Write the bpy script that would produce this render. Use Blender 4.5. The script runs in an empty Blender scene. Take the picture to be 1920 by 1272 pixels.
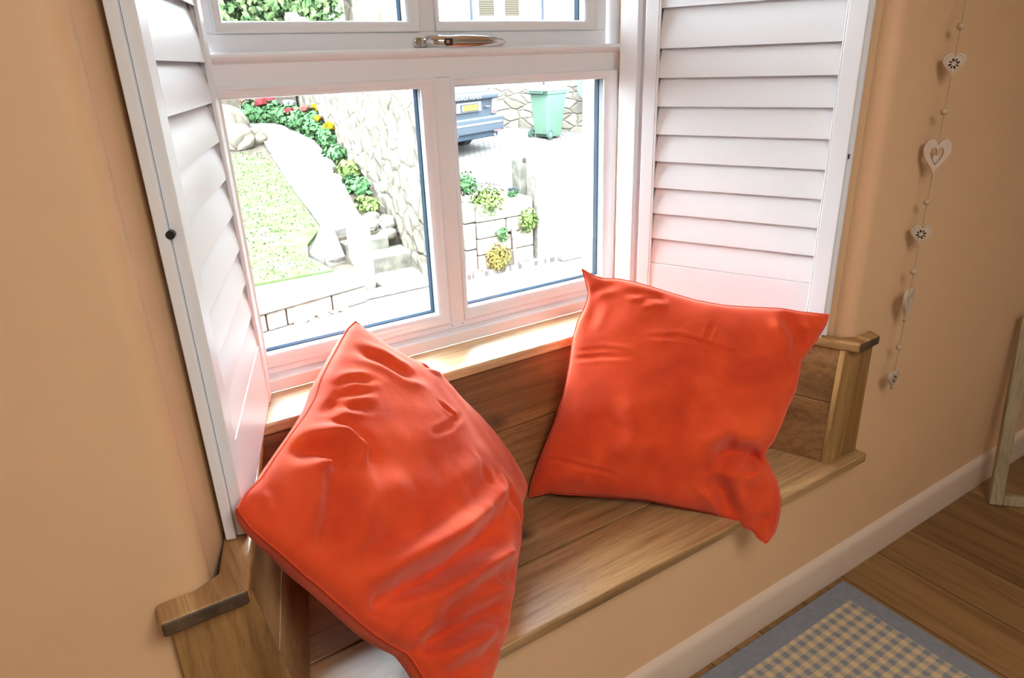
import bpy, bmesh, math, random
from mathutils import Vector, Matrix
SC = bpy.context.scene
COL = SC.collection
rnd = random.Random(7)

# ------------------------------------------------------------------ materials
def new_mat(name):
    m = bpy.data.materials.new(name); m.use_nodes = True
    nt = m.node_tree; nt.nodes.clear()
    out = nt.nodes.new('ShaderNodeOutputMaterial')
    b = nt.nodes.new('ShaderNodeBsdfPrincipled')
    nt.links.new(b.outputs[0], out.inputs[0])
    return m, nt, b

def N(nt, t, **kw):
    n = nt.nodes.new(t)
    for k, v in kw.items():
        if k in n.inputs.keys(): n.inputs[k].default_value = v
        else: setattr(n, k, v)
    return n

def mapping(nt, scale=(1, 1, 1), rot=(0, 0, 0), loc=(0, 0, 0)):
    tc = nt.nodes.new('ShaderNodeTexCoord')
    mp = nt.nodes.new('ShaderNodeMapping')
    mp.inputs['Scale'].default_value = scale
    mp.inputs['Rotation'].default_value = rot
    mp.inputs['Location'].default_value = loc
    nt.links.new(tc.outputs['Object'], mp.inputs[0])
    return mp

def ramp(nt, fac, stops):
    r = nt.nodes.new('ShaderNodeValToRGB')
    e = r.color_ramp.elements
    while len(e) > 1: e.remove(e[-1])
    e[0].position = stops[0][0]; e[0].color = (*stops[0][1], 1)
    for p, c in stops[1:]:
        x = e.new(p); x.color = (*c, 1)
    nt.links.new(fac, r.inputs[0])
    return r

def mix(nt, fac, a, b, mode='MIX'):
    m = nt.nodes.new('ShaderNodeMix'); m.data_type = 'RGBA'; m.blend_type = mode
    for sock, v in ((m.inputs[0], fac), (m.inputs[6], a), (m.inputs[7], b)):
        if isinstance(v, (int, float)): sock.default_value = v
        elif isinstance(v, tuple): sock.default_value = (*v, 1)
        else: nt.links.new(v, sock)
    return m.outputs[2]

def bump(nt, b, height, strength=.2, dist=.01):
    n = nt.nodes.new('ShaderNodeBump')
    n.inputs['Strength'].default_value = strength; n.inputs['Distance'].default_value = dist
    nt.links.new(height, n.inputs['Height']); nt.links.new(n.outputs[0], b.inputs['Normal'])

def plain(name, col, rough=.5, var=.06, scale=8, metal=0, bmp=0, bscale=60, spec=.5, coat=0):
    m, nt, b = new_mat(name)
    mp = mapping(nt)
    n = N(nt, 'ShaderNodeTexNoise', Scale=scale, Detail=4.0); nt.links.new(mp.outputs[0], n.inputs[0])
    lo = tuple(max(0, c * (1 - var)) for c in col); hi = tuple(min(1, c * (1 + var)) for c in col)
    r = ramp(nt, n.outputs[0], [(.3, lo), (.7, hi)])
    nt.links.new(r.outputs[0], b.inputs['Base Color'])
    b.inputs['Roughness'].default_value = rough; b.inputs['Metallic'].default_value = metal
    b.inputs['Specular IOR Level'].default_value = spec
    b.inputs['Coat Weight'].default_value = coat
    if bmp:
        n2 = N(nt, 'ShaderNodeTexNoise', Scale=bscale, Detail=5.0); nt.links.new(mp.outputs[0], n2.inputs[0])
        bump(nt, b, n2.outputs[0], bmp, .004)
    return m

def wood(name, axis, dark, mid, light, rough=.3, seed=0., knots=True, fine=1.0, spec=.5, coat=0.0, cont=1.0):
    m, nt, b = new_mat(name)
    sc = [16 * fine, 16 * fine, 16 * fine]; sc[axis] = 1.1 * fine
    mp = mapping(nt, tuple(sc), loc=(seed, seed * 1.7, seed * .6))
    warp = N(nt, 'ShaderNodeTexNoise', Scale=.35, Detail=2.0); nt.links.new(mp.outputs[0], warp.inputs[0])
    add = nt.nodes.new('ShaderNodeVectorMath'); add.operation = 'MULTIPLY_ADD'
    nt.links.new(warp.outputs[1], add.inputs[0]); add.inputs[1].default_value = (3, 3, 3)
    nt.links.new(mp.outputs[0], add.inputs[2])
    big = N(nt, 'ShaderNodeTexNoise', Scale=.55, Detail=3.0, Distortion=.6); nt.links.new(add.outputs[0], big.inputs[0])
    fib = N(nt, 'ShaderNodeTexNoise', Scale=6.0, Detail=6.0, Roughness=.7); nt.links.new(add.outputs[0], fib.inputs[0])
    r1 = ramp(nt, big.outputs[0], [(.28, dark), (.47, mid), (.68, light)])
    r2 = ramp(nt, fib.outputs[0], [(.32, (.42, .38, .33)), (.5, (.9, .9, .9)), (.62, (1.08, 1.08, 1.08))])
    c = mix(nt, .75 * cont, r1.outputs[0], r2.outputs[0], 'MULTIPLY')
    if knots:
        ks = [7., 7., 7.]; ks[axis] = 4.2
        mk = mapping(nt, tuple(ks), loc=(seed * 2.3, seed, seed * .4))
        v = N(nt, 'ShaderNodeTexVoronoi', Scale=1.0); nt.links.new(mk.outputs[0], v.inputs['Vector'])
        wv = nt.nodes.new('ShaderNodeSeparateColor'); nt.links.new(v.outputs['Color'], wv.inputs[0])
        gt = N(nt, 'ShaderNodeMath', operation='GREATER_THAN'); gt.inputs[1].default_value = .62
        nt.links.new(wv.outputs[0], gt.inputs[0])
        kr = ramp(nt, v.outputs['Distance'], [(.04, (1, 1, 1)), (.10, (.55, .55, .55)), (.2, (0, 0, 0))])
        mu = N(nt, 'ShaderNodeMath', operation='MULTIPLY')
        nt.links.new(kr.outputs[0], mu.inputs[0]); nt.links.new(gt.outputs[0], mu.inputs[1])
        c = mix(nt, mu.outputs[0], c, tuple(x * .28 for x in dark))
    nt.links.new(c, b.inputs['Base Color'])
    b.inputs['Roughness'].default_value = rough
    b.inputs['Specular IOR Level'].default_value = spec
    b.inputs['Coat Weight'].default_value = coat; b.inputs['Coat Roughness'].default_value = .12
    bump(nt, b, fib.outputs[0], .08, .002)
    return m

def stone(name, base, scale=4., mortar=.5, stretch=(1, 1, 1), gap=.06, var=.28, warp=.18, dark=(.015, .0138, .011)):
    m, nt, b = new_mat(name)
    mp = mapping(nt, stretch)
    nz = N(nt, 'ShaderNodeTexNoise', Scale=2.2, Detail=3.0); nt.links.new(mp.outputs[0], nz.inputs[0])
    add = nt.nodes.new('ShaderNodeVectorMath'); add.operation = 'MULTIPLY_ADD'
    nt.links.new(nz.outputs[1], add.inputs[0]); add.inputs[1].default_value = (warp, warp, warp)
    nt.links.new(mp.outputs[0], add.inputs[2])
    v = N(nt, 'ShaderNodeTexVoronoi', Scale=scale, feature='DISTANCE_TO_EDGE'); nt.links.new(add.outputs[0], v.inputs['Vector'])
    vc = N(nt, 'ShaderNodeTexVoronoi', Scale=scale); nt.links.new(add.outputs[0], vc.inputs['Vector'])
    sp = nt.nodes.new('ShaderNodeSeparateColor'); nt.links.new(vc.outputs['Color'], sp.inputs[0])
    tone = ramp(nt, sp.outputs[0], [(0, tuple(c * (1 - var) for c in base)), (.5, base), (1, tuple(min(1, c * (1 + var)) for c in base))])
    fine = N(nt, 'ShaderNodeTexNoise', Scale=22., Detail=5.0); nt.links.new(mp.outputs[0], fine.inputs[0])
    fr = ramp(nt, fine.outputs[0], [(.3, (.7, .68, .62)), (.65, (1, 1, 1))])
    c = mix(nt, .8, tone.outputs[0], fr.outputs[0], 'MULTIPLY')
    e = ramp(nt, v.outputs[0], [(0, (1, 1, 1)), (gap, (0, 0, 0))])
    mu = N(nt, 'ShaderNodeMath', operation='MULTIPLY'); mu.inputs[1].default_value = mortar
    nt.links.new(e.outputs[0], mu.inputs[0])
    c = mix(nt, mu.outputs[0], c, dark)
    nt.links.new(c, b.inputs['Base Color']); b.inputs['Roughness'].default_value = .95
    b.inputs['Specular IOR Level'].default_value = 0
    rr = ramp(nt, v.outputs[0], [(0, (0, 0, 0)), (gap * 2.2, (1, 1, 1))])
    bump(nt, b, rr.outputs[0], .7, .03)
    return m

def leafy(name, stops, scale=9.):
    m, nt, b = new_mat(name)
    mp = mapping(nt)
    n = N(nt, 'ShaderNodeTexNoise', Scale=scale, Detail=3.0); nt.links.new(mp.outputs[0], n.inputs[0])
    r = ramp(nt, n.outputs[0], stops)
    nt.links.new(r.outputs[0], b.inputs['Base Color'])
    b.inputs['Roughness'].default_value = .9
    b.inputs['Specular IOR Level'].default_value = 0
    return m

M = {}
M['plaster'] = plain('cream_plaster', (.685, .455, .265), .5, .025, 3, bmp=.10, bscale=45, spec=.42)
M['ceiling'] = plain('white_ceiling_paint', (.8, .74, .66), .9, .02, spec=.2)
M['plaster_white'] = plain('off_white_plaster', (.80, .77, .72), .9, .02, 3, spec=.2)
M['skirting'] = plain('cream_skirting_paint', (.66, .53, .43), .45, .02, 5, spec=.35)
M['upvc'] = plain('white_window_plastic', (.84, .88, .93), .28, .01, 3, spec=.5)
M['shutter'] = plain('white_satin_paint', (.79, .825, .875), .32, .01, 3, spec=.45)
M['shutter_edge'] = plain('white_satin_paint_edge', (.74, .66, .60), .4, .01, 3, spec=.4)
M['gasket'] = plain('dark_rubber_gasket', (.012, .019, .028), .9, .05, spec=0)
M['spacer'] = plain('pale_glazing_spacer', (.05, .053, .058), .9, .02)
M['chrome'] = plain('chrome', (.75, .74, .74), .10, .02, metal=1)
M['lock'] = plain('black_lock_plastic', (.02, .02, .022), .35, .05)
M['brass'] = plain('brass_lock', (.45, .30, .16), .3, .05, metal=1)
OD, OM, OL = (.17, .075, .024), (.35, .175, .062), (.50, .29, .12)
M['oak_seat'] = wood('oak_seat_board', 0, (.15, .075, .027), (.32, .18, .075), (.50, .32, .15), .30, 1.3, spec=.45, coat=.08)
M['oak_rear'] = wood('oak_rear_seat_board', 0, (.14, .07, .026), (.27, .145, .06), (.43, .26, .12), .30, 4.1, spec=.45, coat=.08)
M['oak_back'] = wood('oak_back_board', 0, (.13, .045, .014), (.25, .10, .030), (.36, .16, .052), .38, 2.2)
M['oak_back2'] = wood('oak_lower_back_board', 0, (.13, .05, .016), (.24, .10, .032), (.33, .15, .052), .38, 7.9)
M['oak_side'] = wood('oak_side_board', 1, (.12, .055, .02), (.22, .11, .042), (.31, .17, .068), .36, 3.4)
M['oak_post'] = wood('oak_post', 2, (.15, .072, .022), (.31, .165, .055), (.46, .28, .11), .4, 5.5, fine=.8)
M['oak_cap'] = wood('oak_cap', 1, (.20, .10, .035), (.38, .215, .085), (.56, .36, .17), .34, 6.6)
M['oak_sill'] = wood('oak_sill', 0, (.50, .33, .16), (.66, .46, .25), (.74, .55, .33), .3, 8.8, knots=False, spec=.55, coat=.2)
M['endgrain'] = wood('dark_end_grain', 1, (.045, .026, .014), (.085, .05, .026), (.14, .085, .045), .6, 2.9, knots=False, fine=2.)
M['pale_wood'] = wood('pale_painted_wood', 2, (0.328, 0.262, 0.156), (0.377, 0.312, 0.189), (0.426, 0.353, 0.221), .5, 3.3, knots=False)
M['cream_heart'] = plain('cream_painted_wood', (.56, .46, .36), .6, .06, 30)
M['heart_dark'] = plain('dark_cutout', (.03, .02, .012), .9, .1)
M['string'] = plain('natural_twine', (.40, .30, .19), .9, .2, 120)
M['bead'] = plain('pale_wooden_bead', (.50, .38, .26), .5, .1, 40)

def fabric(name):
    m, nt, b = new_mat(name)
    mp = mapping(nt)
    n = N(nt, 'ShaderNodeTexNoise', Scale=7., Detail=5.0, Distortion=.4); nt.links.new(mp.outputs[0], n.inputs[0])
    r = ramp(nt, n.outputs[0], [(.3, (.50, .035, .004)), (.5, (.62, .052, .0065)), (.72, (.74, .080, .014))])
    nt.links.new(r.outputs[0], b.inputs['Base Color'])
    b.inputs['Roughness'].default_value = .82; b.inputs['Specular IOR Level'].default_value = .30
    b.inputs['Sheen Weight'].default_value = .34; b.inputs['Sheen Roughness'].default_value = .55
    b.inputs['Sheen Tint'].default_value = (1, .58, .50, 1)
    w = N(nt, 'ShaderNodeTexNoise', Scale=420., Detail=2.0); nt.links.new(mp.outputs[0], w.inputs[0])
    n3 = N(nt, 'ShaderNodeTexNoise', Scale=26., Detail=4.0); nt.links.new(mp.outputs[0], n3.inputs[0])
    a = N(nt, 'ShaderNodeMath', operation='MULTIPLY_ADD'); a.inputs[1].default_value = .14
    nt.links.new(w.outputs[0], a.inputs[0]); nt.links.new(n3.outputs[0], a.inputs[2])
    bump(nt, b, a.outputs[0], .20, .006)
    return m
M['velvet'] = fabric('orange_red_velvet')

def floor_mat():
    m, nt, b = new_mat('oak_floor_planks')
    mp = mapping(nt, rot=(0, 0, math.pi / 2))
    br = N(nt, 'ShaderNodeTexBrick', offset=.37, squash=1.0)
    br.inputs['Scale'].default_value = 1.0; br.inputs['Brick Width'].default_value = 2.1; br.inputs['Row Height'].default_value = .215
    br.inputs['Mortar Size'].default_value = .0022; br.inputs['Mortar Smooth'].default_value = .1; br.inputs['Bias'].default_value = 0
    br.inputs['Color1'].default_value = (.22, .115, .042, 1); br.inputs['Color2'].default_value = (.36, .205, .085, 1)
    br.inputs['Mortar'].default_value = (0.0910, 0.0455, 0.0156, 1)
    nt.links.new(mp.outputs[0], br.inputs['Vector'])
    m2 = mapping(nt, (15, 1.0, 1))
    n = N(nt, 'ShaderNodeTexNoise', Scale=1.4, Detail=7.0, Distortion=.9, Roughness=.65); nt.links.new(m2.outputs[0], n.inputs[0])
    r = ramp(nt, n.outputs[0], [(.3, (.50, .46, .40)), (.5, (.85, .84, .82)), (.68, (1.05, 1.05, 1.05))])
    c = mix(nt, .9, br.outputs['Color'], r.outputs[0], 'MULTIPLY')
    nt.links.new(c, b.inputs['Base Color']); b.inputs['Roughness'].default_value = .42
    b.inputs['Specular IOR Level'].default_value = .35
    bump(nt, b, n.outputs[0], .05, .002)
    return m
M['floor'] = floor_mat()

def gingham():
    m, nt, b = new_mat('gingham_weave')
    tc = nt.nodes.new('ShaderNodeTexCoord'); sp = nt.nodes.new('ShaderNodeSeparateXYZ')
    nt.links.new(tc.outputs['Object'], sp.inputs[0])
    nz = N(nt, 'ShaderNodeTexNoise', Scale=260., Detail=1.0); nt.links.new(tc.outputs['Object'], nz.inputs[0])
    outs = []
    for s in ('X', 'Y'):
        a = N(nt, 'ShaderNodeMath', operation='MULTIPLY'); a.inputs[1].default_value = 1 / .0385
        nt.links.new(sp.outputs[s], a.inputs[0])
        a2 = N(nt, 'ShaderNodeMath', operation='MULTIPLY_ADD'); a2.inputs[1].default_value = .25
        nt.links.new(nz.outputs[0], a2.inputs[0]); nt.links.new(a.outputs[0], a2.inputs[2])
        f = N(nt, 'ShaderNodeMath', operation='FRACT'); nt.links.new(a2.outputs[0], f.inputs[0])
        g = N(nt, 'ShaderNodeMath', operation='GREATER_THAN'); g.inputs[1].default_value = .5
        nt.links.new(f.outputs[0], g.inputs[0]); outs.append(g)
    ad = N(nt, 'ShaderNodeMath', operation='ADD'); nt.links.new(outs[0].outputs[0], ad.inputs[0]); nt.links.new(outs[1].outputs[0], ad.inputs[1])
    hf = N(nt, 'ShaderNodeMath', operation='MULTIPLY'); hf.inputs[1].default_value = .5; nt.links.new(ad.outputs[0], hf.inputs[0])
    r = ramp(nt, hf.outputs[0], [(0, (.60, .47, .29)), (.5, (.41, .36, .29)), (1, (.225, .245, .275))])
    nt.links.new(r.outputs[0], b.inputs['Base Color']); b.inputs['Roughness'].default_value = .95
    b.inputs['Specular IOR Level'].default_value = .1
    bump(nt, b, nz.outputs[0], .4, .003)
    return m
M['gingham'] = gingham()
M['rug_border'] = plain('blue_grey_binding', (.225, .245, .285), .95, .08, 60, bmp=.3, bscale=400, spec=.1)

def glass_mat():
    m, nt, b = new_mat('window_glass'); nt.nodes.remove(b)
    out = [n for n in nt.nodes if n.type == 'OUTPUT_MATERIAL'][0]
    t = nt.nodes.new('ShaderNodeBsdfTransparent'); t.inputs[0].default_value = (.97, .99, .985, 1)
    g = nt.nodes.new('ShaderNodeBsdfGlossy'); g.inputs['Roughness'].default_value = .02
    f = nt.nodes.new('ShaderNodeFresnel'); f.inputs[0].default_value = 1.35
    mp = mapping(nt); nz = N(nt, 'ShaderNodeTexNoise', Scale=3.); nt.links.new(mp.outputs[0], nz.inputs[0])
    r = ramp(nt, nz.outputs[0], [(0, (.95, .97, .97)), (1, (.98, 1, 1))]); nt.links.new(r.outputs[0], t.inputs[0])
    mx = nt.nodes.new('ShaderNodeMixShader')
    nt.links.new(f.outputs[0], mx.inputs[0]); nt.links.new(t.outputs[0], mx.inputs[1]); nt.links.new(g.outputs[0], mx.inputs[2])
    nt.links.new(mx.outputs[0], out.inputs[0])
    return m
M['glass'] = glass_mat()

# outdoors (deep-toned, matt surfaces: they stand in bright daylight)
def outp(name, col, var=.1, scale=8, bmp=0, bscale=60, spec=0., rough=.9, coat=0): return plain(name, col, rough, var, scale, bmp=bmp, bscale=bscale, spec=spec, coat=coat)
M['asphalt'] = outp('pale_road_asphalt', (0.0615, 0.062, 0.0633), .10, 5, .3, 80)
def paving():
    m, nt, b = new_mat('pale_block_paving')
    mp = mapping(nt, rot=(0, 0, .5))
    br = N(nt, 'ShaderNodeTexBrick'); br.inputs['Scale'].default_value = 1.; br.inputs['Brick Width'].default_value = .22
    br.inputs['Row Height'].default_value = .11; br.inputs['Mortar Size'].default_value = .012
    br.inputs['Color1'].default_value = (0.0669, 0.0650, 0.0629, 1); br.inputs['Color2'].default_value = (0.0586, 0.0575, 0.0551, 1); br.inputs['Mortar'].default_value = (0.0307, 0.0295, 0.0285, 1)
    nt.links.new(mp.outputs[0], br.inputs['Vector']); nt.links.new(br.outputs['Color'], b.inputs['Base Color'])
    b.inputs['Roughness'].default_value = .95; b.inputs['Specular IOR Level'].default_value = 0
    return m
M['paving'] = paving()
M['grass'] = leafy('lawn_grass', [(.3, (0.0229, 0.0382, 0.0141)), (.5, (0.0297, 0.0451, 0.0196)), (.7, (0.0348, 0.0480, 0.0254))], 6.)
M['soil'] = outp('dark_soil', (0.0312, 0.0272, 0.0217), .3, 12)
M['rubble'] = stone('rubble_stone', (0.067, 0.0623, 0.0511), 2.9, .62, gap=.05)
M['boulder'] = stone('pale_boulder', (0.0711, 0.065, 0.0526), 1.6, .4)
M['coursed'] = stone('coursed_stone', (0.0862, 0.0808, 0.069), 2.4, .62, (1, 1, 2.2), gap=.05)
M['granite'] = outp('pale_granite', (0.0755, 0.0728, 0.0644), .3, 14, .6, 35)
M['granite_pink'] = outp('warm_granite', (0.0841, 0.0765, 0.0658), .28, 12, .6, 30)
M['granite_shade'] = outp('grey_shaded_granite', (0.0649, 0.0649, 0.0559), .32, 10, .6, 35)  # darker copy of the granite, shade put into its colour
M['slab'] = stone('paving_slab', (0.0601, 0.0584, 0.0552), 1.15, .5, gap=.02, var=.08)
M['leaf'] = leafy('bedding_leaves', [(.3, (0.0102, 0.0335, 0.0116)), (.5, (0.0233, 0.054, 0.0233)), (.72, (0.0437, 0.07, 0.0351))], 14)
M['leaf_lime'] = leafy('lime_leaves', [(.3, (0.0271, 0.0503, 0.0122)), (.5, (0.0435, 0.0638, 0.0204)), (.72, (0.0584, 0.072, 0.034))], 12)
M['leaf_yellow'] = leafy('yellow_moss', [(.3, (0.0504, 0.0515, 0.0115)), (.5, (0.061, 0.0588, 0.0168)), (.72, (0.0672, 0.063, 0.0252))], 12)
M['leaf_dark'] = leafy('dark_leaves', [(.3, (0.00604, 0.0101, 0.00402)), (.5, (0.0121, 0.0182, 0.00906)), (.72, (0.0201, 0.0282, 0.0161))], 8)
M['leaf_hedge'] = leafy('hedge_leaves', [(.3, (0.0122, 0.0298, 0.0136)), (.48, (0.034, 0.0572, 0.0231)), (.62, (0.0517, 0.0735, 0.0312)), (.75, (0.0735, 0.0842, 0.0489))], 3.2)
M['petal_red'] = outp('red_petals', (0.0529, 0.00881, 0.0101), .2, 30)
M['petal_coral'] = outp('coral_petals', (0.063, 0.0239, 0.0201), .2, 30)
M['petal_white'] = outp('white_petals', (0.0548, 0.0536, 0.058), .05, 30)
M['petal_yellow'] = outp('yellow_petals', (0.0591, 0.0416, 0.00329), .15, 30)
M['petal_pink'] = outp('pink_petals', (0.0654, 0.0377, 0.0366), .15, 30)
M['petal_blue'] = outp('blue_grey_petals', (0.0149, 0.0154, 0.0245), .15, 30)
M['car_paint'] = outp('blue_grey_car_paint', (0.0213, 0.027, 0.0333), .05, spec=.03, rough=.35)
M['car_dark'] = outp('dark_car_plastic', (0.0148, 0.0205, 0.0273))
M['car_glass'] = outp('car_rear_glass', (.045, .052, .058), .05, spec=.3, rough=.2)
M['car_white'] = outp('white_car_paint', (0.0735, 0.0735, 0.0752), .03)
M['tyre'] = outp('black_tyre', (0.0148, 0.0164, 0.0182))
M['silver'] = outp('silver_trim', (0.0525, 0.056, 0.063), .05)
M['plate'] = outp('yellow_number_plate', (0.101, 0.0725, 0.0171), .05)
M['plate_blue'] = outp('blue_plate_band', (0.049, 0.0473, 0.07), .05)
M['lamp_clear'] = outp('pale_lamp_lens', (0.084, 0.0858, 0.091), .05)
M['lamp_red'] = outp('red_lamp_lens', (0.0735, 0.035, 0.0368), .1)
M['bin'] = outp('green_bin_plastic', (0.0432, 0.0745, 0.0563), .06, 4)
M['bin_dark'] = outp('dark_green_bin_plastic', (0.0252, 0.0403, 0.0332), .06, 4)
M['render'] = outp('white_wall_render', (0.122, 0.122, 0.12), .05, 3)
M['pvc_out'] = outp('white_outdoor_frame', (0.16, 0.16, 0.16), .03)
M['pipe'] = outp('grey_blue_pipe', (0.021, 0.0262, 0.035), .1)
M['pipe_white'] = outp('pale_pipe', (0.0774, 0.0683, 0.0615), .2, 20)
def blind(name, a, b_):
    m, nt, b = new_mat(name)
    mp = mapping(nt, (1, 1, 1))
    w = N(nt, 'ShaderNodeTexWave', bands_direction='Z'); w.inputs['Scale'].default_value = 5.5
    nt.links.new(mp.outputs[0], w.inputs[0])
    r = ramp(nt, w.outputs[1], [(.2, a), (.8, b_)]); nt.links.new(r.outputs[0], b.inputs['Base Color'])
    b.inputs['Specular IOR Level'].default_value = 0
    return m
M['blind'] = blind('brown_slat_blind', (0.0171, 0.0147, 0.0104), (0.0319, 0.0288, 0.0227))
M['blind_pale'] = blind('pale_slat_blind', (0.0353, 0.0368, 0.0353), (0.05, 0.0515, 0.0515))

# ------------------------------------------------------------------ mesh helpers
def bm_new(): return bmesh.new()

def obj(name, bm, mat, parent=None, smooth=False, bevel=0, seg=2, angle=.6):
    bmesh.ops.recalc_face_normals(bm, faces=bm.faces)
    me = bpy.data.meshes.new(name); bm.to_mesh(me); bm.free()
    o = bpy.data.objects.new(name, me); COL.objects.link(o)
    if isinstance(mat, (list, tuple)):
        for x in mat: me.materials.append(x)
    else: me.materials.append(mat)
    if smooth:
        for p in me.polygons: p.use_smooth = True
        if len(me.polygons) < 4000: me.set_sharp_from_angle(angle=.6)
    if bevel:
        md = o.modifiers.new('edge', 'BEVEL'); md.width = bevel; md.segments = seg; md.limit_method = 'ANGLE'; md.angle_limit = angle
        md.harden_normals = False
        for p in me.polygons: p.use_smooth = True
        ms = o.modifiers.new('wn', 'WEIGHTED_NORMAL'); ms.keep_sharp = True
    if parent:
        o.parent = parent
        o.matrix_parent_inverse = Matrix.Translation(parent.location).inverted() if parent.type == 'EMPTY' else Matrix()
        if parent.type == 'EMPTY' and parent.rotation_euler.z:
            o.matrix_parent_inverse = parent.matrix_basis.inverted()
        if parent.type != 'EMPTY':
            o.matrix_parent_inverse = Matrix()
    return o

def thing(name, label, cat, loc=(0, 0, 0), group=None):
    o = bpy.data.objects.new(name, None); COL.objects.link(o)
    o.location = loc; o.empty_display_size = .05
    o['label'] = label; o['category'] = cat
    if group: o['group'] = group
    return o

def tag(o, label, cat, group=None, kind=None):
    o['label'] = label; o['category'] = cat
    if group: o['group'] = group
    if kind: o['kind'] = kind
    return o

def struct(o):
    o['kind'] = 'structure'; return o

def add_box(bm, lo, hi, mat=None, mi=0):
    vs = [Vector((x, y, z)) for x in (lo[0], hi[0]) for y in (lo[1], hi[1]) for z in (lo[2], hi[2])]
    if mat is not None: vs = [mat @ v for v in vs]
    v = [bm.verts.new(p) for p in vs]
    for f in ((0, 1, 3, 2), (4, 6, 7, 5), (0, 4, 5, 1), (2, 3, 7, 6), (0, 2, 6, 4), (1, 5, 7, 3)):
        bm.faces.new([v[i] for i in f]).material_index = mi
    return v

def add_hexa(bm, p):  # p: 4 bottom (ccw) + 4 top
    v = [bm.verts.new(Vector(q)) for q in p]
    for f in ((3, 2, 1, 0), (4, 5, 6, 7), (0, 1, 5, 4), (1, 2, 6, 5), (2, 3, 7, 6), (3, 0, 4, 7)):
        bm.faces.new([v[i] for i in f])

def add_prism(bm, poly, z0, z1, mi=0):
    zf0 = z0 if callable(z0) else (lambda x, y: z0)
    zf1 = z1 if callable(z1) else (lambda x, y: z1)
    a = [bm.verts.new((x, y, zf0(x, y))) for x, y in poly]; b = [bm.verts.new((x, y, zf1(x, y))) for x, y in poly]
    n = len(poly)
    bm.faces.new(a[::-1]); bm.faces.new(b)
    for i in range(n): bm.faces.new((a[i], a[(i + 1) % n], b[(i + 1) % n], b[i])).material_index = mi

def add_loft(bm, prof, origin, ax, u, v, length, mi=0):
    """extrude a 2D profile [(a,b)] spanned by u,v along ax"""
    O = Vector(origin); ax = Vector(ax); u = Vector(u); v = Vector(v)
    r0 = [bm.verts.new(O + u * a + v * b) for a, b in prof]
    r1 = [bm.verts.new(O + ax * length + u * a + v * b) for a, b in prof]
    n = len(prof)
    bm.faces.new(r0[::-1]); bm.faces.new(r1)
    for i in range(n): bm.faces.new((r0[i], r0[(i + 1) % n], r1[(i + 1) % n], r1[i]))

def add_ring(bm, x0, x1, z0, z1, prof):
    """mitred rectangular frame in the xz plane; prof = closed list of (inset, y)"""
    rows = []
    for s, y in prof:
        rows.append([bm.verts.new(p) for p in ((x0 + s, y, z0 + s), (x1 - s, y, z0 + s), (x1 - s, y, z1 - s), (x0 + s, y, z1 - s))])
    n = len(prof)
    for i in range(n):
        a, b = rows[i], rows[(i + 1) % n]
        for k in range(4): bm.faces.new((a[k], a[(k + 1) % 4], b[(k + 1) % 4], b[k]))

def add_tube(bm, pts, r, seg=8, caps=True, radii=None):
    pts = [Vector(p) for p in pts]; rings = []
    for i, p in enumerate(pts):
        t = (pts[min(i + 1, len(pts) - 1)] - pts[max(i - 1, 0)]).normalized()
        a = t.orthogonal() if i == 0 else (prev - t * prev.dot(t))
        a = a.normalized(); prev = a; c = t.cross(a)
        rr = radii[i] if radii else r
        rings.append([bm.verts.new(p + (a * math.cos(k * 2 * math.pi / seg) + c * math.sin(k * 2 * math.pi / seg)) * rr) for k in range(seg)])
    for i in range(len(rings) - 1):
        for k in range(seg): bm.faces.new((rings[i][k], rings[i][(k + 1) % seg], rings[i + 1][(k + 1) % seg], rings[i + 1][k]))
    if caps: bm.faces.new(rings[0][::-1]); bm.faces.new(rings[-1])

def add_ico(bm, c, r, sub=2, sc=(1, 1, 1), jit=0, rg=None):
    m = Matrix.Translation(c) @ Matrix.Diagonal((sc[0], sc[1], sc[2], 1))
    res = bmesh.ops.create_icosphere(bm, subdivisions=sub, radius=r, matrix=m)
    if jit:
        for v in res['verts']: v.co += Vector((rg.uniform(-jit, jit), rg.uniform(-jit, jit), rg.uniform(-jit, jit)))

def add_leaves(bm, c, rad, n, size, rg, shell=.55, zmin=None):
    c = Vector(c)
    for _ in range(n):
        d = Vector((rg.gauss(0, 1), rg.gauss(0, 1), rg.gauss(0, 1))).normalized()
        k = shell + (1 - shell) * rg.random()
        p = c + Vector((d.x * rad[0], d.y * rad[1], d.z * rad[2])) * k
        if zmin is not None and p.z < zmin: p.z = zmin + rg.random() * rad[2] * .3
        nrm = (d + Vector((rg.uniform(-.8, .8), rg.uniform(-.8, .8), rg.uniform(-.2, 1.)))).normalized()
        a = nrm.orthogonal().normalized(); a.rotate(Matrix.Rotation(rg.uniform(0, 6.28), 3, nrm)); b = nrm.cross(a)
        s = size * rg.uniform(.6, 1.35)
        q = [p - a * s, p + b * s * .55 - nrm * s * .1, p + a * s, p - b * s * .55 - nrm * s * .1]
        bm.faces.new([bm.verts.new(x) for x in q])
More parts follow.
